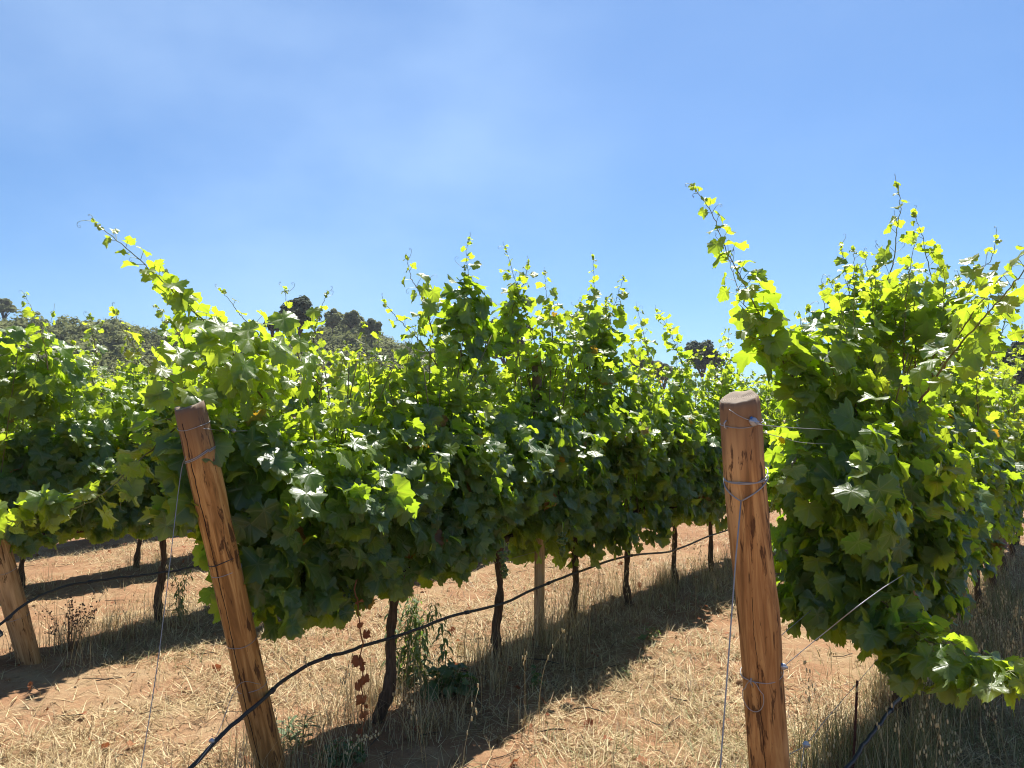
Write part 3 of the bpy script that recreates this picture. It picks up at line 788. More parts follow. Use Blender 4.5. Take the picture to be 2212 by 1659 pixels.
# pale line post in the middle row
s = ROW2.s_of(1162, .03); p = ROW2.pt(s, .03); p.z = g1(p.x, p.y)-.05
b = Buf(); n = 40; z = np.linspace(0, 2.05, n)
tube(b, np.stack([.01*np.sin(z*2), 0*z, z], 1), .036*(1+.05*(vn(z*5, 1.)-.5)), 20)
o = b.build('line_post', [WOODL]); o.location = p; tag(o, 'slim pale upright post among the trunks of the middle row', 'wooden post')

# ---------------------------------------------------------------- drip hoses
def hose(pts, label, r=.0085, drips=()):
    P = catmull(pts, 110); P[:, 2] += .010*(vn(np.arange(110)*.33, len(pts)*3.1)-.5)+.006*(vn(np.arange(110)*.9, len(pts)*1.7)-.5); P[:, 0] += .008*(vn(np.arange(110)*.5, len(pts)*5.3)-.5); c = P[0].copy(); b = Buf(); tube(b, P-c, r, 10)
    o = b.build('drip_hose', [M_HOSE]); o.location = c; tag(o, label, 'hose', 'black drip hoses hung under the vine rows')
    for i in drips:
        d = norm(P[i+1]-P[i-1]); e = Buf(); tube(e, [P[i]-c-d*.016, P[i]-c+d*.016], r*1.45, 10); tube(e, [P[i]-c, P[i]-c+np.array((.004, -.012, .008))], .004, 6)
        e.build('dripper', [M_HOSE], o)
o2 = -.07
hose([(-1.25, 1.6, .03), (-1.22, 2.3, .06), at(330, 1755, 2.72), at(410, 1659, 2.92), at(480, 1588, 3.10), at(560, 1518, 3.30), at(620, 1465, 3.62)] +
     [ROW2.on(x, y, o2) for x, y in ((690, 1425), (760, 1403), (832, 1381), (900, 1358), (980, 1330), (1080, 1307), (1160, 1270), (1240, 1238), (1350, 1203), (1450, 1190), (1520, 1163), (1580, 1142), (1640, 1125), (1690, 1092))] + [ROW2.pt(14, o2, .5), ROW2.pt(20, o2, .5)],
     'black drip hose sweeping across the foot of the cracked post and along the middle row', drips=(27, 36, 46, 56, 66, 75))
hose([(-5.3, 3.2, .04), (-4.3, 3.9, .12), at(-60, 1400, 4.55), at(0, 1348, 4.75), at(62, 1300, 4.95)] + [ROW1.on(x, y, -.08) for x, y in ((130, 1270), (220, 1253), (310, 1243), (380, 1232), (440, 1219), (560, 1190))] + [ROW1.pt(8, -.08, .5), ROW1.pt(14, -.08, .5)],
     'black drip hose passing the knotty left post and hanging under the left row', drips=(30, 52))
hose([(1.2, 1.5, .0), (1.55, 2.1, .02), at(1795, 1718, 2.95), at(1832, 1659, 3.12), at(1880, 1590, 3.35), at(1925, 1530, 3.6), ROW3.on(1965, 1470, -.05)] + [ROW3.pt(s, -.05, .42) for s in (3, 5, 7)],
     'black drip hose slanting up from the grass at the lower right', drips=(60,))

# ================================================================== VINES
gz_ = {2: 'grapevines of the middle row', 1: 'grapevines of the left row', 3: 'grapevines of the right row', 0: 'grapevines of the rows beyond the left row'}
def W2(l, off=0.): return [ROW2.on(x, y, off) for x, y in l]
def D(l): return [at(x, y, Y) for x, y, Y in l]
ts = [ROW2.s_of(x) for x in (832, 1072, 1234, 1349, 1451, 1528)]
SP = 1.19
while len(ts) < 14: ts.append(ts[-1]+SP)

S1 = [dict(p=D([(590, 900, 3.95), (500, 758, 3.75), (400, 655, 3.62), (300, 560, 3.5), (203, 478, 3.4)]), leaf0=.145, spacing=.042, r0=.0055, lush=1.8, young=.7),
      dict(p=D([(560, 880, 4.0), (470, 740, 3.9), (395, 645, 3.8), (345, 580, 3.78)]), leaf0=.14, spacing=.042, lush=1.9, young=.6),
      dict(p=D([(455, 860, 3.5), (345, 955, 3.35), (230, 1060, 3.2), (120, 1115, 3.1), (0, 1130, 3.0), (-70, 1145, 2.95)]), leaf0=.115, spacing=.045, r0=.0045, lush=1.9, young=.75),
      dict(p=D([(430, 880, 3.6), (320, 930, 3.5), (280, 1010, 3.42), (262, 1080, 3.4)]), leaf0=.115, spacing=.06, lush=1.3, young=.5),
      dict(p=D([(619, 800, 4.1), (570, 735, 4.0), (520, 680, 3.95), (478, 625, 3.9)]), leaf0=.10, spacing=.07, lush=.5),
      dict(p=D([(700, 840, 4.3), (653, 786, 4.25), (626, 705, 4.2), (616, 622, 4.15)]), leaf0=.11, spacing=.07, lush=.7),
      dict(p=D([(672, 760, 4.4), (686, 690, 4.4), (706, 632, 4.4)]), leaf0=.09, spacing=.06, lush=.7),
      dict(p=D([(420, 850, 3.7), (335, 800, 3.65), (270, 720, 3.6), (246, 668, 3.6)]), leaf0=.12, spacing=.075, lush=.8),
      dict(p=D([(420, 800, 3.8), (385, 720, 3.8), (365, 690, 3.8)]), leaf0=.125, spacing=.06, lush=1.4, young=.5)]
C1 = [(at(18, 1112, 3.02), (.10, .06, .06), 9, .10, .6), (at(110, 1085, 3.1), (.12, .06, .07), 10, .11, .5), (ROW2.on(430, 1010, .1), (.12, .20, .26), 42, .135, .05), (ROW2.on(405, 1120, .12), (.13, .12, .12), 20, .13, .1), (ROW2.on(470, 830, .1), (.26, .24, .24), 40, .115, .6),
      (ROW2.on(545, 1060, .05), (.18, .24, .35), 95, .135, .0), (ROW2.on(600, 1220, .0), (.22, .2, .16), 60, .135, .0), (ROW2.on(690, 1280, -.05), (.20, .16, .12), 36, .13, .0), (ROW2.on(560, 770, .05), (.34, .26, .22), 36, .115, .65)]  # high clumps get more young tint, partly painting in the backlight
V21, inv21 = vine(ROW2, ts[0], 'first vine of the middle row, right of the cracked post, long shoot leaning left', gz_[2], zb=.74, zt=1.90, a0=-.86, a1=.60, n=1750, tall=3, shoots=S1, clumps=C1, lean=.06, thr=.027,
     hw=.31, bunches=[ROW2.on(628, 1296, -.10), ROW2.on(757, 1262, -.12), ROW2.on(800, 1200, -.14)])
# dead shoot hanging from it
rng = np.random.default_rng(77); db = Buf(); dp = [ROW2.on(x, y, -.22) for x, y in ((768, 1260), (778, 1330), (781, 1410), (783, 1500), (780, 1590))]
dp = [inv21 @ q for q in dp]; Pd = catmull(dp, 24); tube(db, Pd+rng.normal(0, .006, Pd.shape), .0032, 5, 1)
k = 13; idx = np.sort(rng.uniform(3, 23, 13)).astype(int); put_leaves(db, Pd[idx]+rng.normal(0, .012, (k, 3)), rng.normal(0, .6, (k, 3))+np.array((0, -.8, 0)), np.tile([[0, 0, -1.]], (k, 1))+rng.normal(0, .3, (k, 3)), rng.uniform(.025, .065, k), rng.random(k)*.5, np.zeros(k), rng, 0)
o = db.build('dead_shoot', [M_DEAD, M_DEAD], V21); tag(o, 'withered red-brown shoot hanging down')

S2 = [dict(p=W2([(935, 720), (911, 643), (887, 598), (879, 553)]), leaf0=.11, spacing=.06, lush=.9),
      dict(p=W2([(945, 790), (907, 737), (859, 688), (828, 650)]), leaf0=.09, spacing=.07, lush=.4),
      dict(p=W2([(1060, 790), (1046, 737), (1025, 685), (1012, 600), (1008, 540), (1013, 514)]), leaf0=.115, spacing=.045, lush=1.6, young=.7),
      dict(p=W2([(1000, 800), (990, 720), (1000, 650), (1004, 575)]), leaf0=.115, spacing=.045, lush=1.7, young=.6)]
hump2 = lambda a: -.05+.18*np.exp(-((a-.35)/.4)**2)
vine(ROW2, ts[1], 'second vine of the middle row, left of the pale slim post, one dense towering shoot', gz_[2], zb=.68, zt=2.05, a0=-.72, a1=.62, n=1500, tall=2, shoots=S2, hump=hump2, lean=.02,
     clumps=[(ROW2.on(1010, 700, 0), (.2, .2, .3), 60, .12, .25)], bunches=[ROW2.on(1090, 1190, -.38)])
S3 = [dict(p=W2([(1095, 740), (1109, 661), (1130, 615), (1142, 565)]), leaf0=.12, spacing=.038, lush=2.0, young=.65),
      dict(p=W2([(1080, 770), (1095, 690), (1120, 640)]), leaf0=.12, spacing=.038, lush=2.0, young=.65),
      dict(p=W2([(1195, 760), (1192, 709), (1180, 633), (1177, 586)]), leaf0=.11, spacing=.055, lush=1.2)]
hump3 = lambda a: .15+.0*a
vine(ROW2, ts[2], 'third vine of the middle row, just right of the pale line post', gz_[2], zb=.66, zt=2.05, n=1500, tall=2, shoots=S3, hump=hump3, lean=.05, bunches=[ROW2.on(1215, 1150, -.38)])
S4 = [dict(p=W2([(1262, 780), (1268, 702), (1282, 633), (1281, 553)]), leaf0=.12, spacing=.045, lush=1.7, young=.7),
      dict(p=W2([(1250, 780), (1250, 700), (1245, 660)]), leaf0=.12, spacing=.04, lush=1.9),
      dict(p=W2([(1310, 770), (1317, 702), (1330, 650), (1348, 598)]), leaf0=.12, spacing=.045, lush=1.7),
      dict(p=W2([(1300, 780), (1295, 700), (1310, 650)]), leaf0=.12, spacing=.04, lush=1.9)]
vine(ROW2, ts[3], 'fourth vine of the middle row, forked shoots standing clear above its leaves', gz_[2], zb=.66, zt=2.1, n=1400, tall=2, shoots=S4, hump=lambda a: .18-.15*np.clip(a, 0, 1), lean=.03)
S5 = [dict(p=W2([(1405, 790), (1390, 720), (1376, 664)]), leaf0=.11, spacing=.05, lush=1.3), dict(p=W2([(1475, 790), (1455, 735), (1438, 700), (1416, 668)]), leaf0=.12, spacing=.05, lush=1.3)]
vine(ROW2, ts[4], 'fifth vine of the middle row, two thin shoots leaning left against the sky', gz_[2], zb=.64, zt=2.12, n=1300, tall=3, shoots=S5, lean=.03)
vine(ROW2, ts[5], 'sixth vine of the middle row, last whole trunk left of the smooth right post', gz_[2], zb=.64, zt=2.15, n=1300, tall=4, lean=.04)

# right row
s31 = ROW3.s_of(1925)
S31 = [dict(p=D([(1760, 900, 3.6), (1682, 758, 3.5), (1646, 687, 3.4), (1600, 600, 3.3), (1560, 520, 3.25), (1536, 456, 3.2), (1493, 399, 3.15)]), leaf0=.13, spacing=.042, r0=.0045, lush=1.8, young=.65),
       dict(p=D([(1750, 880, 3.6), (1690, 780, 3.5), (1625, 690, 3.45), (1588, 605, 3.4), (1572, 545, 3.38)]), leaf0=.13, spacing=.042, lush=1.9, young=.6),
       dict(p=D([(1885, 800, 4.0), (1902, 683, 4.0), (1916, 612, 4.0), (1932, 560, 4.0), (1938, 495, 4.0), (1945, 440, 4.0), (1937, 394, 4.0)]), leaf0=.115, spacing=.055, r0=.0055, lush=1.2, young=.75),
       dict(p=D([(2045, 780, 4.0), (2030, 658, 4.0), (2009, 587, 4.0), (1991, 509, 4.0), (1975, 458, 4.0)]), leaf0=.11, spacing=.05, r0=.0045, lush=1.4, young=.75),
       dict(p=D([(1845, 760, 3.9), (1834, 641, 3.9), (1827, 584, 3.9), (1817, 526, 3.9)]), leaf0=.11, spacing=.048, lush=1.4, young=.75),
       dict(p=D([(1815, 790, 3.8), (1813, 705, 3.8), (1808, 641, 3.8), (1790, 603, 3.8)]), leaf0=.11, spacing=.045, lush=1.4, young=.75),
       dict(p=D([(1890, 720, 3.9), (1884, 634, 3.9), (1874, 584, 3.9), (1865, 546, 3.9)]), leaf0=.11, spacing=.055, lush=1.2),
       dict(p=D([(1930, 760, 3.9), (1935, 680, 3.9), (1950, 610, 3.9)]), leaf0=.12, spacing=.038, lush=2.0, young=.65),
       dict(p=D([(2050, 760, 3.8), (2094, 605, 3.7), (2140, 563, 3.65), (2153, 512, 3.6)]), leaf0=.10, spacing=.06, lush=1.0),
       dict(p=D([(1985, 870, 3.3), (2058, 765, 3.15), (2122, 690, 3.05), (2186, 615, 2.95), (2250, 540, 2.85), (2300, 480, 2.8)]), leaf0=.115, spacing=.048, r0=.0055, lush=1.6, young=.75),
       dict(p=D([(2030, 790, 3.5), (2120, 650, 3.35), (2190, 570, 3.25), (2260, 500, 3.2)]), leaf0=.12, spacing=.055, lush=1.4, young=.6),
       dict(p=D([(1900, 1290, 3.3), (1945, 1340, 3.15), (2018, 1390, 2.95), (2094, 1440, 2.8), (2180, 1452, 2.68), (2300, 1425, 2.58), (2460, 1380, 2.5)]), leaf0=.12, spacing=.036, r0=.005, lush=2.2, young=.75),
       dict(p=D([(1890, 1330, 3.3), (1940, 1400, 3.15), (1985, 1450, 3.0), (2010, 1490, 2.95)]), leaf0=.13, spacing=.045, lush=1.6, young=.5),
       dict(p=D([(1720, 990, 3.3), (1690, 1050, 3.25), (1672, 1080, 3.2)]), leaf0=.08, spacing=.035, lush=1.2, young=.9)]
_r = random.Random(5)
for (x0, y0, x1, y1) in ((1750, 850, 1725, 700), (1770, 840, 1745, 690), (1800, 830, 1775, 640), (1830, 830, 1850, 600), (1860, 820, 1845, 560), (1880, 820, 1905, 560), (1920, 810, 1890, 600), (1950, 800, 1975, 540), (1975, 800, 1960, 600), (2010, 790, 2040, 600), (2040, 800, 2070, 620), (2070, 790, 2110, 600), (2090, 800, 2145, 640), (1960, 830, 1925, 640), (2020, 830, 1995, 640), (2120, 800, 2190, 640)):
    Yd = _r.uniform(3.6, 4.3)
    S31.append(dict(p=D([(x0, y0, Yd+.05), ((x0+x1)/2+_r.uniform(-12, 12), (y0+y1)/2, Yd), (x1, y1-25, Yd-.05)]), leaf0=_r.uniform(.10, .12), spacing=.048, lush=1.5, young=.8, tend=_r.random() < .5))
C31 = [(ROW3.on(1820, 860, .05), (.24, .24, .34), 70, .125, .25), (ROW3.on(1810, 1050, .0), (.18, .22, .34), 80, .125, .05), (ROW3.on(1830, 1250, .0), (.26, .22, .28), 95, .125, .05), (ROW3.on(1950, 1290, -.05), (.34, .2, .24), 80, .135, .08),
       (ROW3.on(1850, 760, .05), (.38, .25, .30), 48, .11, .5), (ROW3.on(2000, 720, .05), (.42, .25, .34), 48, .11, .5), (ROW3.on(1950, 620, .1), (.34, .2, .24), 26, .10, .6), (ROW3.on(1765, 800, .1), (.14, .2, .24), 30, .11, .4),
       (ROW3.on(1900, 1050, -.20), (.34, .10, .38), 46, .108, .08), (ROW3.on(1980, 900, -.22), (.30, .10, .24), 30, .105, .3),
       (at(1985, 1440, 3.05), (.16, .10, .09), 26, .105, .45), (at(2080, 1445, 2.85), (.14, .09, .07), 22, .105, .6), (at(2170, 1460, 2.75), (.10, .08, .06), 14, .10, .7), (at(1905, 1360, 3.2), (.14, .1, .1), 20, .11, .2)]
vine(ROW3, s31, 'large vine at the front of the right row, yellow-green shoots reaching down and right', gz_[3], zb=.70, zt=1.97, hw=.34, a0=-1.12, a1=.62, n=2000, tall=3, shoots=S31, clumps=C31, lean=.03, thr=.032)
vine(ROW3, s31+1.2, 'second vine of the right row, mostly hidden behind the large front vine', gz_[3], zb=.72, zt=2.05, n=1400, tall=3)
vine(ROW3, s31+2.4, 'third vine of the right row, seen past the right edge of the front vine', gz_[3], zb=.75, zt=1.95, n=1400, tall=3)

# left row
s11 = ROW1.s_of(352)
S11 = [dict(p=D([(104, 800, 5.1), (95, 740, 5.1), (75, 680, 5.1), (50, 634, 5.1)]), leaf0=.115, spacing=.065, lush=1.0), dict(p=D([(210, 770, 5.4), (200, 720, 5.4), (194, 680, 5.4)]), leaf0=.08, spacing=.06, lush=.8),
       dict(p=D([(0, 780, 4.8), (-30, 700, 4.8), (-50, 660, 4.8)]), leaf0=.11, spacing=.06), dict(p=D([(365, 760, 6.3), (352, 700, 6.3), (337, 660, 6.3)]), leaf0=.10, spacing=.05, lush=1.4)]
vine(ROW1, s11, 'first vine of the left row, its dark trunk between the knotty and cracked posts', gz_[1], zb=.74, zt=2.0, a0=-1.5, a1=.62, n=2300, tall=3, shoots=S11, lean=.02,
     clumps=[(ROW1.on(60, 800, 0), (.35, .28, .3), 110, .125, .4), (ROW1.on(110, 1000, 0), (.4, .25, .3), 120, .13, .0)])
s = s11+1.2
vine(ROW1, s, 'second vine of the left row, seen right of the cracked post under the leaves', gz_[1], zb=.74, zt=2.15, n=1300, tall=3)

# repeats further back: a few vines copied along the rows
proto = []
for i in range(4):
    r_, _ = vine(ROW2, ts[6+i], 'distant vine of the middle row, past the smooth right post', gz_[2], zb=.66+.03*i, zt=2.1+.05*(i % 2), n=1150, tall=4, seed=40+i, lean=.03)
    proto.append(r_)
rp = random.Random(11); cnt = 0
def repeat(row, s, label, group):
    global cnt; src = proto[cnt % 4]; cnt += 1
    c = copy_tree(src); p = row.pt(s); p.z = g1(p.x, p.y); c.location = p
    c.rotation_euler = (0, 0, row.rz + (math.pi if rp.random() < .5 else 0)); c.scale = (1, rp.choice((1, -1)), rp.uniform(.95, 1.05))
    c['label'] = label; c['group'] = group; return c
for t in ts[10:14]: repeat(ROW2, t, 'distant vine of the middle row, past the smooth right post', gz_[2])
for i in range(3, 8): repeat(ROW3, s31+1.2*i, 'small-looking distant vine of the right row at the right edge', gz_[3])
for i in range(2, 9): repeat(ROW1, s11+1.2*i, 'vine of the left row seen through gaps in the middle row', gz_[1])
for i in range(0, 8): repeat(ROW0, .2+1.2*i, 'shaded vine beyond the left row, its foot seen under the leaves', gz_[0])
for i in range(0, 8): repeat(ROWM, .2+1.2*i, 'shaded vine beyond the left row, its foot seen under the leaves', gz_[0])

# ================================================================== WEEDS
def horseweed(p, h, n, label, rng, stems=1, droop=1.0, ll=.075):
    b = Buf()
    for q in range(stems):
        bx, by = (rng.normal(0, .055, 2) if stems > 1 else (0, 0)); hh = h*rng.uniform(.8, 1.05)
        P = catmull([(bx, by, -.02), (bx+rng.normal(0, .02), by+rng.normal(0, .02), hh*.5), (bx+rng.normal(0, .05), by+rng.normal(0, .05), hh)], 24)
        tube(b, P, np.linspace(.0036, .0016, 24), 5, 1, .5, .6)
        for i in range(n):
            f = .12+.88*i/n; j = min(23, int(f*23)); a = i*2.4+rng.normal(0, .3); L = ll*rng.uniform(.7, 1.25)*(1.15-.55*f); w = L*.085
            d = np.array((math.cos(a), math.sin(a), 0)); sd = np.array((-d[1], d[0], 0)); V = []; th = rng.uniform(-.1, .7); x = P[j].copy()
            for k_ in range(5):
                ww = w*math.sin(math.pi*(.12+.88*(1-k_/4))) if k_ < 4 else .0003
                V += [x-sd*ww, x+sd*ww]; x = x+(d*math.cos(th)+np.array((0, 0, math.sin(th))))*L/4; th -= .42*droop
            T = []
            for k_ in range(4): T += [(2*k_, 2*k_+1, 2*k_+3), (2*k_, 2*k_+3, 2*k_+2)]
            b.add(V, T, 0, None, rng.random(), f*.5)
    o = b.build('tall_weed', [M_WEED, M_STEM]); o.location = p; tag(o, label, 'weed'); return o
rng = np.random.default_rng(21)
def gp(px, py): return ground(px, py)
horseweed(gp(885, 1478), .58, 52, 'bushy green weed with narrow drooping leaves right of the first middle trunk', rng, 6, 1.3, .12)
horseweed(ROW2.pt(ROW2.s_of(952, .15), .15), .60, 60, 'single tall narrow-leaved weed standing apart right of the bushy one', rng, 2, 1.4, .12)
horseweed(gp(392, 1335), .40, 34, 'dark narrow-leaved weed beside the first trunk of the left row', rng, 3, 1.4, .09)
horseweed(gp(655, 1615), .16, 22, 'short spiky green weed in the shade right of the cracked post', rng, 2, .5, .11)
horseweed(gp(1365, 1470)+Vector((0, 0, 0)), .08, 12, 'tiny pale green weed in the sunlit strip past the shadow', rng, 2, .5, .05)
def lowweed(p, rad, n, label, size=.05, hgt=.10, upright=False):
    b = Buf(); d = rng.normal(0, 1, (n, 3)); d[:, 2] = np.abs(d[:, 2]); d = norm(d); q = d*np.array((rad, rad, hgt))*rng.random((n, 1))**.4
    put_leaves(b, q+np.array((0, 0, .01)), d+np.array((0, 0, .9))+rng.normal(0, .35, (n, 3)), d*np.array((1, 1, .1))+rng.normal(0, .3, (n, 3)), np.clip(rng.normal(size, size*.25, n), .015, .1), rng.random(n), rng.random(n)*.4, rng, 0)
    for i in range(0, n, 2): tube(b, [(0, 0, -.01), q[i]*.5+np.array((0, 0, .02)), q[i]], .0013, 3, 1, .5, .7, cap=False)
    o = b.build('low_weed', [M_WEED, M_STEM]); o.location = p; tag(o, label, 'weed'); return o
lowweed(gp(975, 1500), .17, 90, 'broad-leaved dark green weed clump in the shadow of the middle row', .06, .17)
lowweed(gp(735, 1640), .14, 110, 'low carpet-like green weed at the bottom edge in shade', .03, .07)
lowweed(gp(1157, 1490), .04, 14, 'small upright bright green weed on the edge of the shadow', .035, .14)
lowweed(gp(1405, 1385), .10, 24, 'thin green grassy weed at the far shadow edge', .025, .12)
# brown seeded weed near the left post
def dryweed(p, label, h=.36, rad=.16, n=26):
    b = Buf()
    for i in range(n):
        a = rng.random()*6.28; r = rad*math.sqrt(rng.random()); hh = h*rng.uniform(.6, 1.1); tip = np.array((r*math.cos(a)*1.3, r*math.sin(a)*1.3, hh))
        P = catmull([(r*.3*math.cos(a), r*.3*math.sin(a), -.01), tip*.55+rng.normal(0, .012, 3), tip], 10); tube(b, P, np.linspace(.0016, .0008, 10), 4, 0)
        for k_ in range(7):
            q = P[rng.integers(4, 10)]+rng.normal(0, .012, 3); blob(b, q, rng.uniform(.0035, .0075), 0, (6, 4))
    o = b.build('dry_weed', [M_DRYWEED]); o.location = p; tag(o, label, 'weed')
M_DRYWEED = simple('dry_weed_brown', (.20, .12, .075), .9, .2)
dryweed(gp(150, 1405), 'brown dried weed full of seed heads right of the knotty left post')
def seedstalk(p, lean, h, label):
    b = Buf(); P = catmull([(0, 0, -.01), (lean*.3, 0, h*.6), (lean, -.03, h)], 14); tube(b, P, np.linspace(.0018, .0008, 14), 4, 0, 1.)
    for k_ in range(22):
        q = P[rng.integers(5, 14)]+rng.normal(0, .022, 3); blob(b, q, (.004, .004, .008), 0, (6, 4), 1.)
    o = b.build('seed_stalk', [M_GRASS]); o.location = p; tag(o, label, 'grass stalk')
seedstalk(gp(580, 1690), .02, .30, 'pale seed stalk in front of the foot of the cracked post')
seedstalk(gp(745, 1665), .14, .18, 'pale seed stalk leaning right over the low weed')

# ================================================================== HILL, WOOD AND TREES
sky_px = [(-250, 690), (-60, 668), (0, 660), (60, 652), (114, 656), (147, 667), (214, 677), (285, 675), (335, 687), (465, 684), (522, 703), (560, 712), (620, 712), (680, 690), (716, 672), (755, 673), (796, 690), (834, 706), (900, 725), (1000, 760), (1100, 800), (1300, 850)]
def skyline(px): return np.interp(px, [p[0] for p in sky_px], [p[1] for p in sky_px])
DT = 190.0
def hill_z(x, y):
    """height of the hillside: rises away from the vineyard up to the measured skyline"""
    d = np.hypot(x, y); px = 1106 + F*x/np.maximum(y, 1)
    top = HC + (920-skyline(px))/F*DT*y/np.maximum(d, 1) - 7.8
    f = np.clip((d-85)/(DT-85), 0, 1.25); f = np.where(f < 1, f*f*(3-2*f), 1-.5*(f-1))
    return np.maximum(top*f, 0)*1.0 + 1.2*(vn(x*.06, y*.06)-.5)*np.clip(f*3, 0, 1) - .3*(f <= 0.01) - 1.0*(1-np.clip(f*8, 0, 1))
A = np.radians(np.linspace(-62, 10, 120)); Dd = np.linspace(80, 300, 60)
ga, gd = np.meshgrid(A, Dd, indexing='ij'); hx, hy = gd*np.sin(ga), gd*np.cos(ga); hz = hill_z(hx, hy)
b = Buf(); i = (np.arange(119)[:, None]*60+np.arange(59)[None]).ravel()
b.add(np.stack([hx, hy, hz], -1).reshape(-1, 3), np.concatenate([np.stack([i, i+1, i+61], 1), np.stack([i, i+61, i+60], 1)]))
tag(b.build('hillside', [M_HILL]), kind='structure')

def crown_quads(rng, n, rad, size, lumps=14, up=.8):
    """leaf clumps spread through a lumpy crown: two crossed small faces per clump"""
    c = norm(rng.normal(0, 1, (lumps, 3)))*np.array(rad)*rng.uniform(.35, .75, (lumps, 1)); lr = rng.uniform(.28, .5, lumps)*min(rad)
    k = rng.integers(0, lumps, n); d = norm(rng.normal(0, 1, (n, 3))); d[:, 2] = np.where(d[:, 2] < -.3, -d[:, 2]*.5, d[:, 2])
    p = c[k]+d*(lr[k]*rng.uniform(.6, 1.1, n))[:, None]
    nr = norm(d+np.array((0, 0, up))+rng.normal(0, .5, (n, 3))); t = norm(np.cross(nr, rng.normal(0, 1, (n, 3)))); s = np.cross(nr, t)
    h = size*rng.uniform(.5, 1.2, (n, 1)); V = np.stack([p-t*h-s*h*.35, p+s*h*.6-t*h*.1, p+t*h, p-s*h*.8+t*h*.2], 1)
    T = np.array([(0, 1, 2), (0, 2, 3)])[None]+(np.arange(n)*4)[:, None, None]
    return V.reshape(-1, 3), T.reshape(-1, 3), np.repeat(np.clip(rng.normal(.5, .2, n)+.25*(vn(p[:, 0], p[:, 1], p[:, 2])-.5), 0, 1), 4)
def wood():
    rng = np.random.default_rng(9); tm = [crown_quads(rng, 680, (3.4, 3.4, 2.6), .34, 20) for _ in range(7)]
    b = Buf(); n = 0
    while n < 950:
        a = R(rng.uniform(-52, -2)); d = rng.uniform(105, 215); x, y = d*math.sin(a), d*math.cos(a)
        z = float(hill_z(np.array(x), np.array(y)))
        V, T, rn = tm[rng.integers(0, 7)]; s = rng.uniform(.4, 1.25); an = rng.random()*6.28; ca, sa = math.cos(an), math.sin(an)
        W = np.stack([V[:, 0]*ca-V[:, 1]*sa, V[:, 0]*sa+V[:, 1]*ca, V[:, 2]*rng.uniform(.8, 1.15)], 1)*s+np.array((x, y, z+2.4*s))
        b.add(W, T, 0, None, np.clip(rn+rng.normal(0, .22), 0, 1)); n += 1
    tag(b.build('woodland', [M_OAK], smooth=False), 'grey-green scrubby woodland covering the hill behind the vines', 'woodland', kind='stuff')
wood()

def tree(name, px, ytop, D_, w, h_cr, trunk_px_base, mat, label, seed, n=2600, size=.35, lumps=24, flat_=1.0):
    rng = np.random.default_rng(seed); d = ray(px, 900); x = d.x/d.y*D_; zt = at(px, ytop, D_).z
    zg = float(hill_z(np.array(x), np.array(D_))); zg = max(zg, -1.0)
    root = empty(name, (x, D_, zg), rng.random()*6, label, 'tree')
    cz = zt-zg-h_cr/2
    V, T, rn = crown_quads(rng, int(n*1.5), (w/2, w/2, h_cr/2*flat_), size*1.2, lumps); V = V+np.array((0, 0, cz))
    b = Buf(); b.add(V, T, 0, None, rn); b.build('crown', [mat], root, smooth=False)
    b = Buf(); tube(b, catmull([(0, 0, -.6), (.15, .1, cz*.5), (0, 0, cz*.92)], 14), np.linspace(.34, .10, 14)*max(.5, w/9), 10, 0)
    for i in range(7):
        a = i*.9+rng.random(); q = np.array((math.cos(a)*w*.32, math.sin(a)*w*.32, cz+rng.uniform(-.2, .25)*h_cr)); tube(b, catmull([(0, 0, cz*.72), q*np.array((.5, .5, .92)), q], 8), np.linspace(.14, .05, 8), 6, 0)
    b.build('trunk', [M_TREEBARK], root)
def pxw(px, D_): return px/F*D_
tree('pine_tree', 640, 641, 95, pxw(92, 95), pxw(78, 95), 0, M_PINE, 'dark pine rising above the hill skyline, left of the picture centre', 31, 4200, .26, 34)
tree('pine_tree', 590, 684, 96, pxw(44, 96), pxw(34, 96), 0, M_PINE, 'small dark pine half hidden by leaves, left of the taller pine', 32, 1500, .26, 14)
tree('pine_tree', 1095, 682, 90, pxw(130, 90), pxw(110, 90), 0, M_PINE, 'broad dark pine showing between the towering shoots of the middle row', 33, 5200, .27, 36)
tree('pine_tree', 1518, 735, 110, pxw(76, 110), pxw(70, 110), 0, M_PINE, 'round dark pine alone against the sky, left of the smooth right post', 34, 4200, .27, 30)
tree('pine_tree', 1548, 762, 111, pxw(48, 111), pxw(40, 111), 0, M_PINE, 'lower dark pine leaning out right of the round one', 35, 1800, .27, 14)
tree('oak_tree', 1385, 762, 100, pxw(70, 100), pxw(60, 100), 0, M_GREYTREE, 'pale grey-green tree low on the horizon between shoots', 36, 2200, .26, 18)
tree('oak_tree', 1432, 782, 104, pxw(70, 104), pxw(50, 104), 0, M_GREYTREE, 'low grey-green tree left of the round dark pine', 37, 1800, .26, 16)
tree('oak_tree', 1800, 770, 120, pxw(90, 120), pxw(50, 120), 0, M_GREYTREE, 'far grey-green tree seen through the right row', 38, 1800, .28, 16)
tree('oak_tree', 2215, 690, 70, pxw(130, 70), pxw(210, 70), 0, M_PINE, 'dark bushy tree at the right edge behind the right row', 39, 3800, .22, 30)
tree('oak_tree', 1, 645, 175, pxw(46, 175), pxw(40, 175), 0, M_OAK, 'rounded tree topping the hill at the left edge', 41, 1500, .36, 14)
tree('oak_tree', 716, 666, 150, pxw(52, 150), pxw(46, 150), 0, M_OAK, 'leafy tree on the skyline right of the dark pine', 42, 1700, .33, 14)
tree('oak_tree', 757, 670, 155, pxw(52, 155), pxw(44, 155), 0, M_OAK, 'second leafy skyline tree, further right of the dark pine', 43, 1700, .33, 14)
tree('oak_tree', 800, 688, 150, pxw(56, 150), pxw(40, 150), 0, M_OAK, 'lowest of the leafy skyline trees, nearest the towering shoots', 44, 1700, .33, 14)

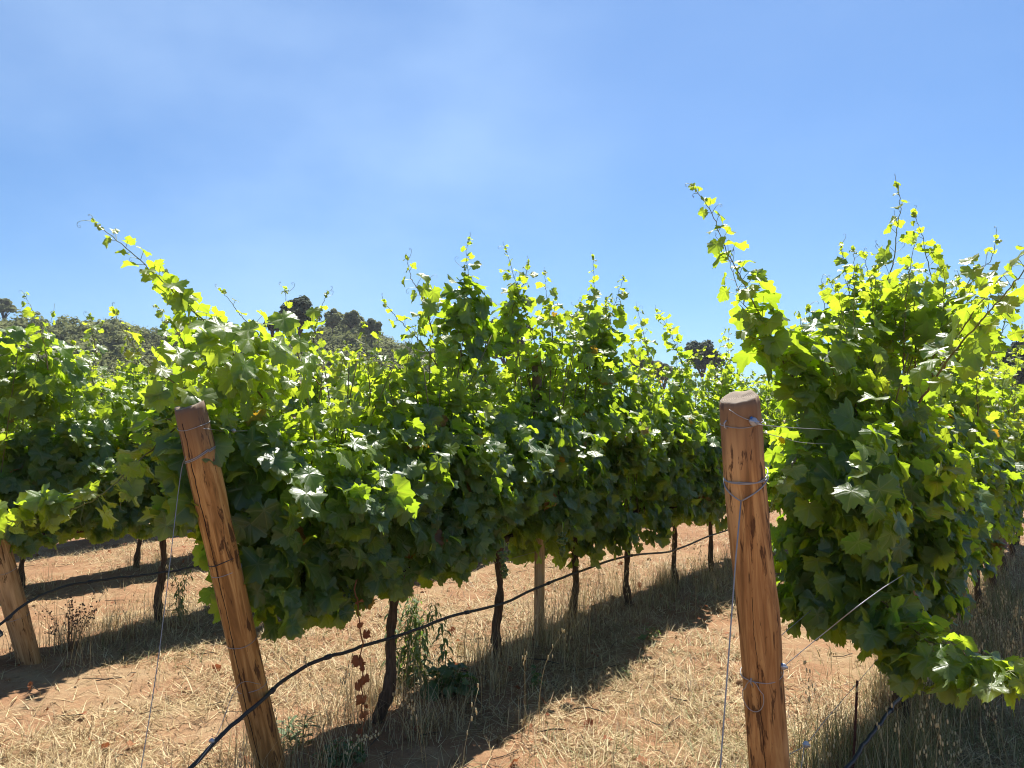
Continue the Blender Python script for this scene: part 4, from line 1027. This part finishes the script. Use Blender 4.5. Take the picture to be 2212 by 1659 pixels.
# thin summer haze over the valley
def haze():
    t = bpy.data.materials.new('summer_haze'); t.use_nodes = True; n = t.node_tree; n.nodes.clear()
    o = n.nodes.new('ShaderNodeOutputMaterial'); v = n.nodes.new('ShaderNodeVolumePrincipled')
    v.inputs['Color'].default_value = (.86, .91, 1, 1); v.inputs['Density'].default_value = .00028; v.inputs['Anisotropy'].default_value = .25
    n.links.new(v.outputs[0], o.inputs['Volume'])
    x0, x1, y0, y1, z0, z1 = -500, 500, -150, 500, -4, 46
    V = [(x, y, z) for x in (x0, x1) for y in (y0, y1) for z in (z0, z1)]
    Q = [(0, 1, 3, 2), (4, 6, 7, 5), (0, 4, 5, 1), (2, 3, 7, 6), (0, 2, 6, 4), (1, 5, 7, 3)]
    me = bpy.data.meshes.new('haze'); me.from_pydata(V, [], Q); me.materials.append(t); me.update()
    ob = bpy.data.objects.new('haze', me); COL.objects.link(ob); tag(ob, 'faint bluish summer haze over the far hill', 'haze', kind='stuff')
haze()

# ================================================================== LIGHT, SKY, CAMERA
SUN_AZ, SUN_EL = R(15), R(61)
sd = Vector((math.sin(SUN_AZ)*math.cos(SUN_EL), math.cos(SUN_AZ)*math.cos(SUN_EL), math.sin(SUN_EL)))
sun = bpy.data.lights.new('sun', 'SUN'); sun.energy = 5.0; sun.angle = R(.53); sun.color = (1, .96, .88)
so = bpy.data.objects.new('sun', sun); COL.objects.link(so); so.rotation_euler = (-sd).to_track_quat('-Z', 'Y').to_euler(); so.location = (0, 0, 20)

w = bpy.data.worlds.new('World'); SC.world = w; w.use_nodes = True; nt = w.node_tree; nt.nodes.clear()
o_ = nt.nodes.new('ShaderNodeOutputWorld'); bg = nt.nodes.new('ShaderNodeBackground'); sk = nt.nodes.new('ShaderNodeTexSky')
sk.sky_type = 'NISHITA'; sk.sun_disc = False; sk.sun_elevation = SUN_EL; sk.sun_rotation = SUN_AZ
sk.altitude = 200; sk.air_density = 1.0; sk.dust_density = .6; sk.ozone_density = 3.0
tc = nt.nodes.new('ShaderNodeTexCoord'); mp = nt.nodes.new('ShaderNodeMapping'); mp.inputs['Scale'].default_value = (1.0, 1.0, 1.9)
no = nt.nodes.new('ShaderNodeTexNoise'); no.inputs['Scale'].default_value = 2.6; no.inputs['Detail'].default_value = 5; no.inputs['Roughness'].default_value = .5
rm = nt.nodes.new('ShaderNodeMapRange'); rm.inputs[1].default_value = .34; rm.inputs[2].default_value = .74; rm.inputs[3].default_value = .04; rm.inputs[4].default_value = .36
mx = nt.nodes.new('ShaderNodeMix'); mx.data_type = 'RGBA'; mx.inputs[7].default_value = (5.6, 7.4, 9.6, 1)
L_ = nt.links.new
L_(tc.outputs['Generated'], mp.inputs[0]); L_(mp.outputs[0], no.inputs['Vector']); L_(no.outputs[0], rm.inputs[0]); nv = nt.nodes.new('ShaderNodeVectorMath'); nv.operation = 'NORMALIZE'; dp_ = nt.nodes.new('ShaderNodeVectorMath'); dp_.operation = 'DOT_PRODUCT'
dp_.inputs[1].default_value = tuple(ray(640, 260).normalized()); L_(tc.outputs['Generated'], nv.inputs[0]); L_(nv.outputs[0], dp_.inputs[0])
vr = nt.nodes.new('ShaderNodeMapRange'); vr.interpolation_type = 'SMOOTHSTEP'; vr.inputs[1].default_value = .90; vr.inputs[2].default_value = 1.0; vr.inputs[3].default_value = .25; vr.inputs[4].default_value = 1.0
vm = nt.nodes.new('ShaderNodeMath'); vm.operation = 'MULTIPLY'; L_(dp_.outputs['Value'], vr.inputs[0]); L_(vr.outputs[0], vm.inputs[0]); L_(rm.outputs[0], vm.inputs[1]); L_(vm.outputs[0], mx.inputs[0])
tn = nt.nodes.new('ShaderNodeMix'); tn.data_type = 'RGBA'; tn.blend_type = 'MULTIPLY'; tn.inputs[0].default_value = 1; tn.inputs[7].default_value = (.57, .79, .99, 1)
L_(sk.outputs[0], tn.inputs[6]); L_(tn.outputs[2], mx.inputs[6]); L_(mx.outputs[2], bg.inputs[0]); bg.inputs[1].default_value = .068; L_(bg.outputs[0], o_.inputs[0])

cd = bpy.data.cameras.new('camera'); cam = bpy.data.objects.new('camera', cd); COL.objects.link(cam)
cam.location = (0, 0, HC); cam.rotation_euler = (math.pi/2+PITCH, 0, 0); cd.sensor_width = 36; cd.lens = 36*F/2212; cd.clip_end = 5000; cd.clip_start = .05
SC.camera = cam
SC.view_settings.view_transform = 'Standard'; SC.view_settings.look = 'None'; SC.view_settings.exposure = 1.12; SC.view_settings.gamma = 1
c = SC.cycles
c.use_adaptive_sampling = False; c.filter_width = 1.1; c.max_bounces = 7; c.diffuse_bounces = 4; c.glossy_bounces = 2; c.transmission_bounces = 5; c.transparent_max_bounces = 4
c.caustics_reflective = False; c.caustics_refractive = False; c.sample_clamp_indirect = 6
try:
    c.use_denoising = True; c.denoiser = 'OPENIMAGEDENOISE'; c.denoising_input_passes = 'RGB_ALBEDO_NORMAL'; c.denoising_prefilter = 'ACCURATE'
except Exception: pass
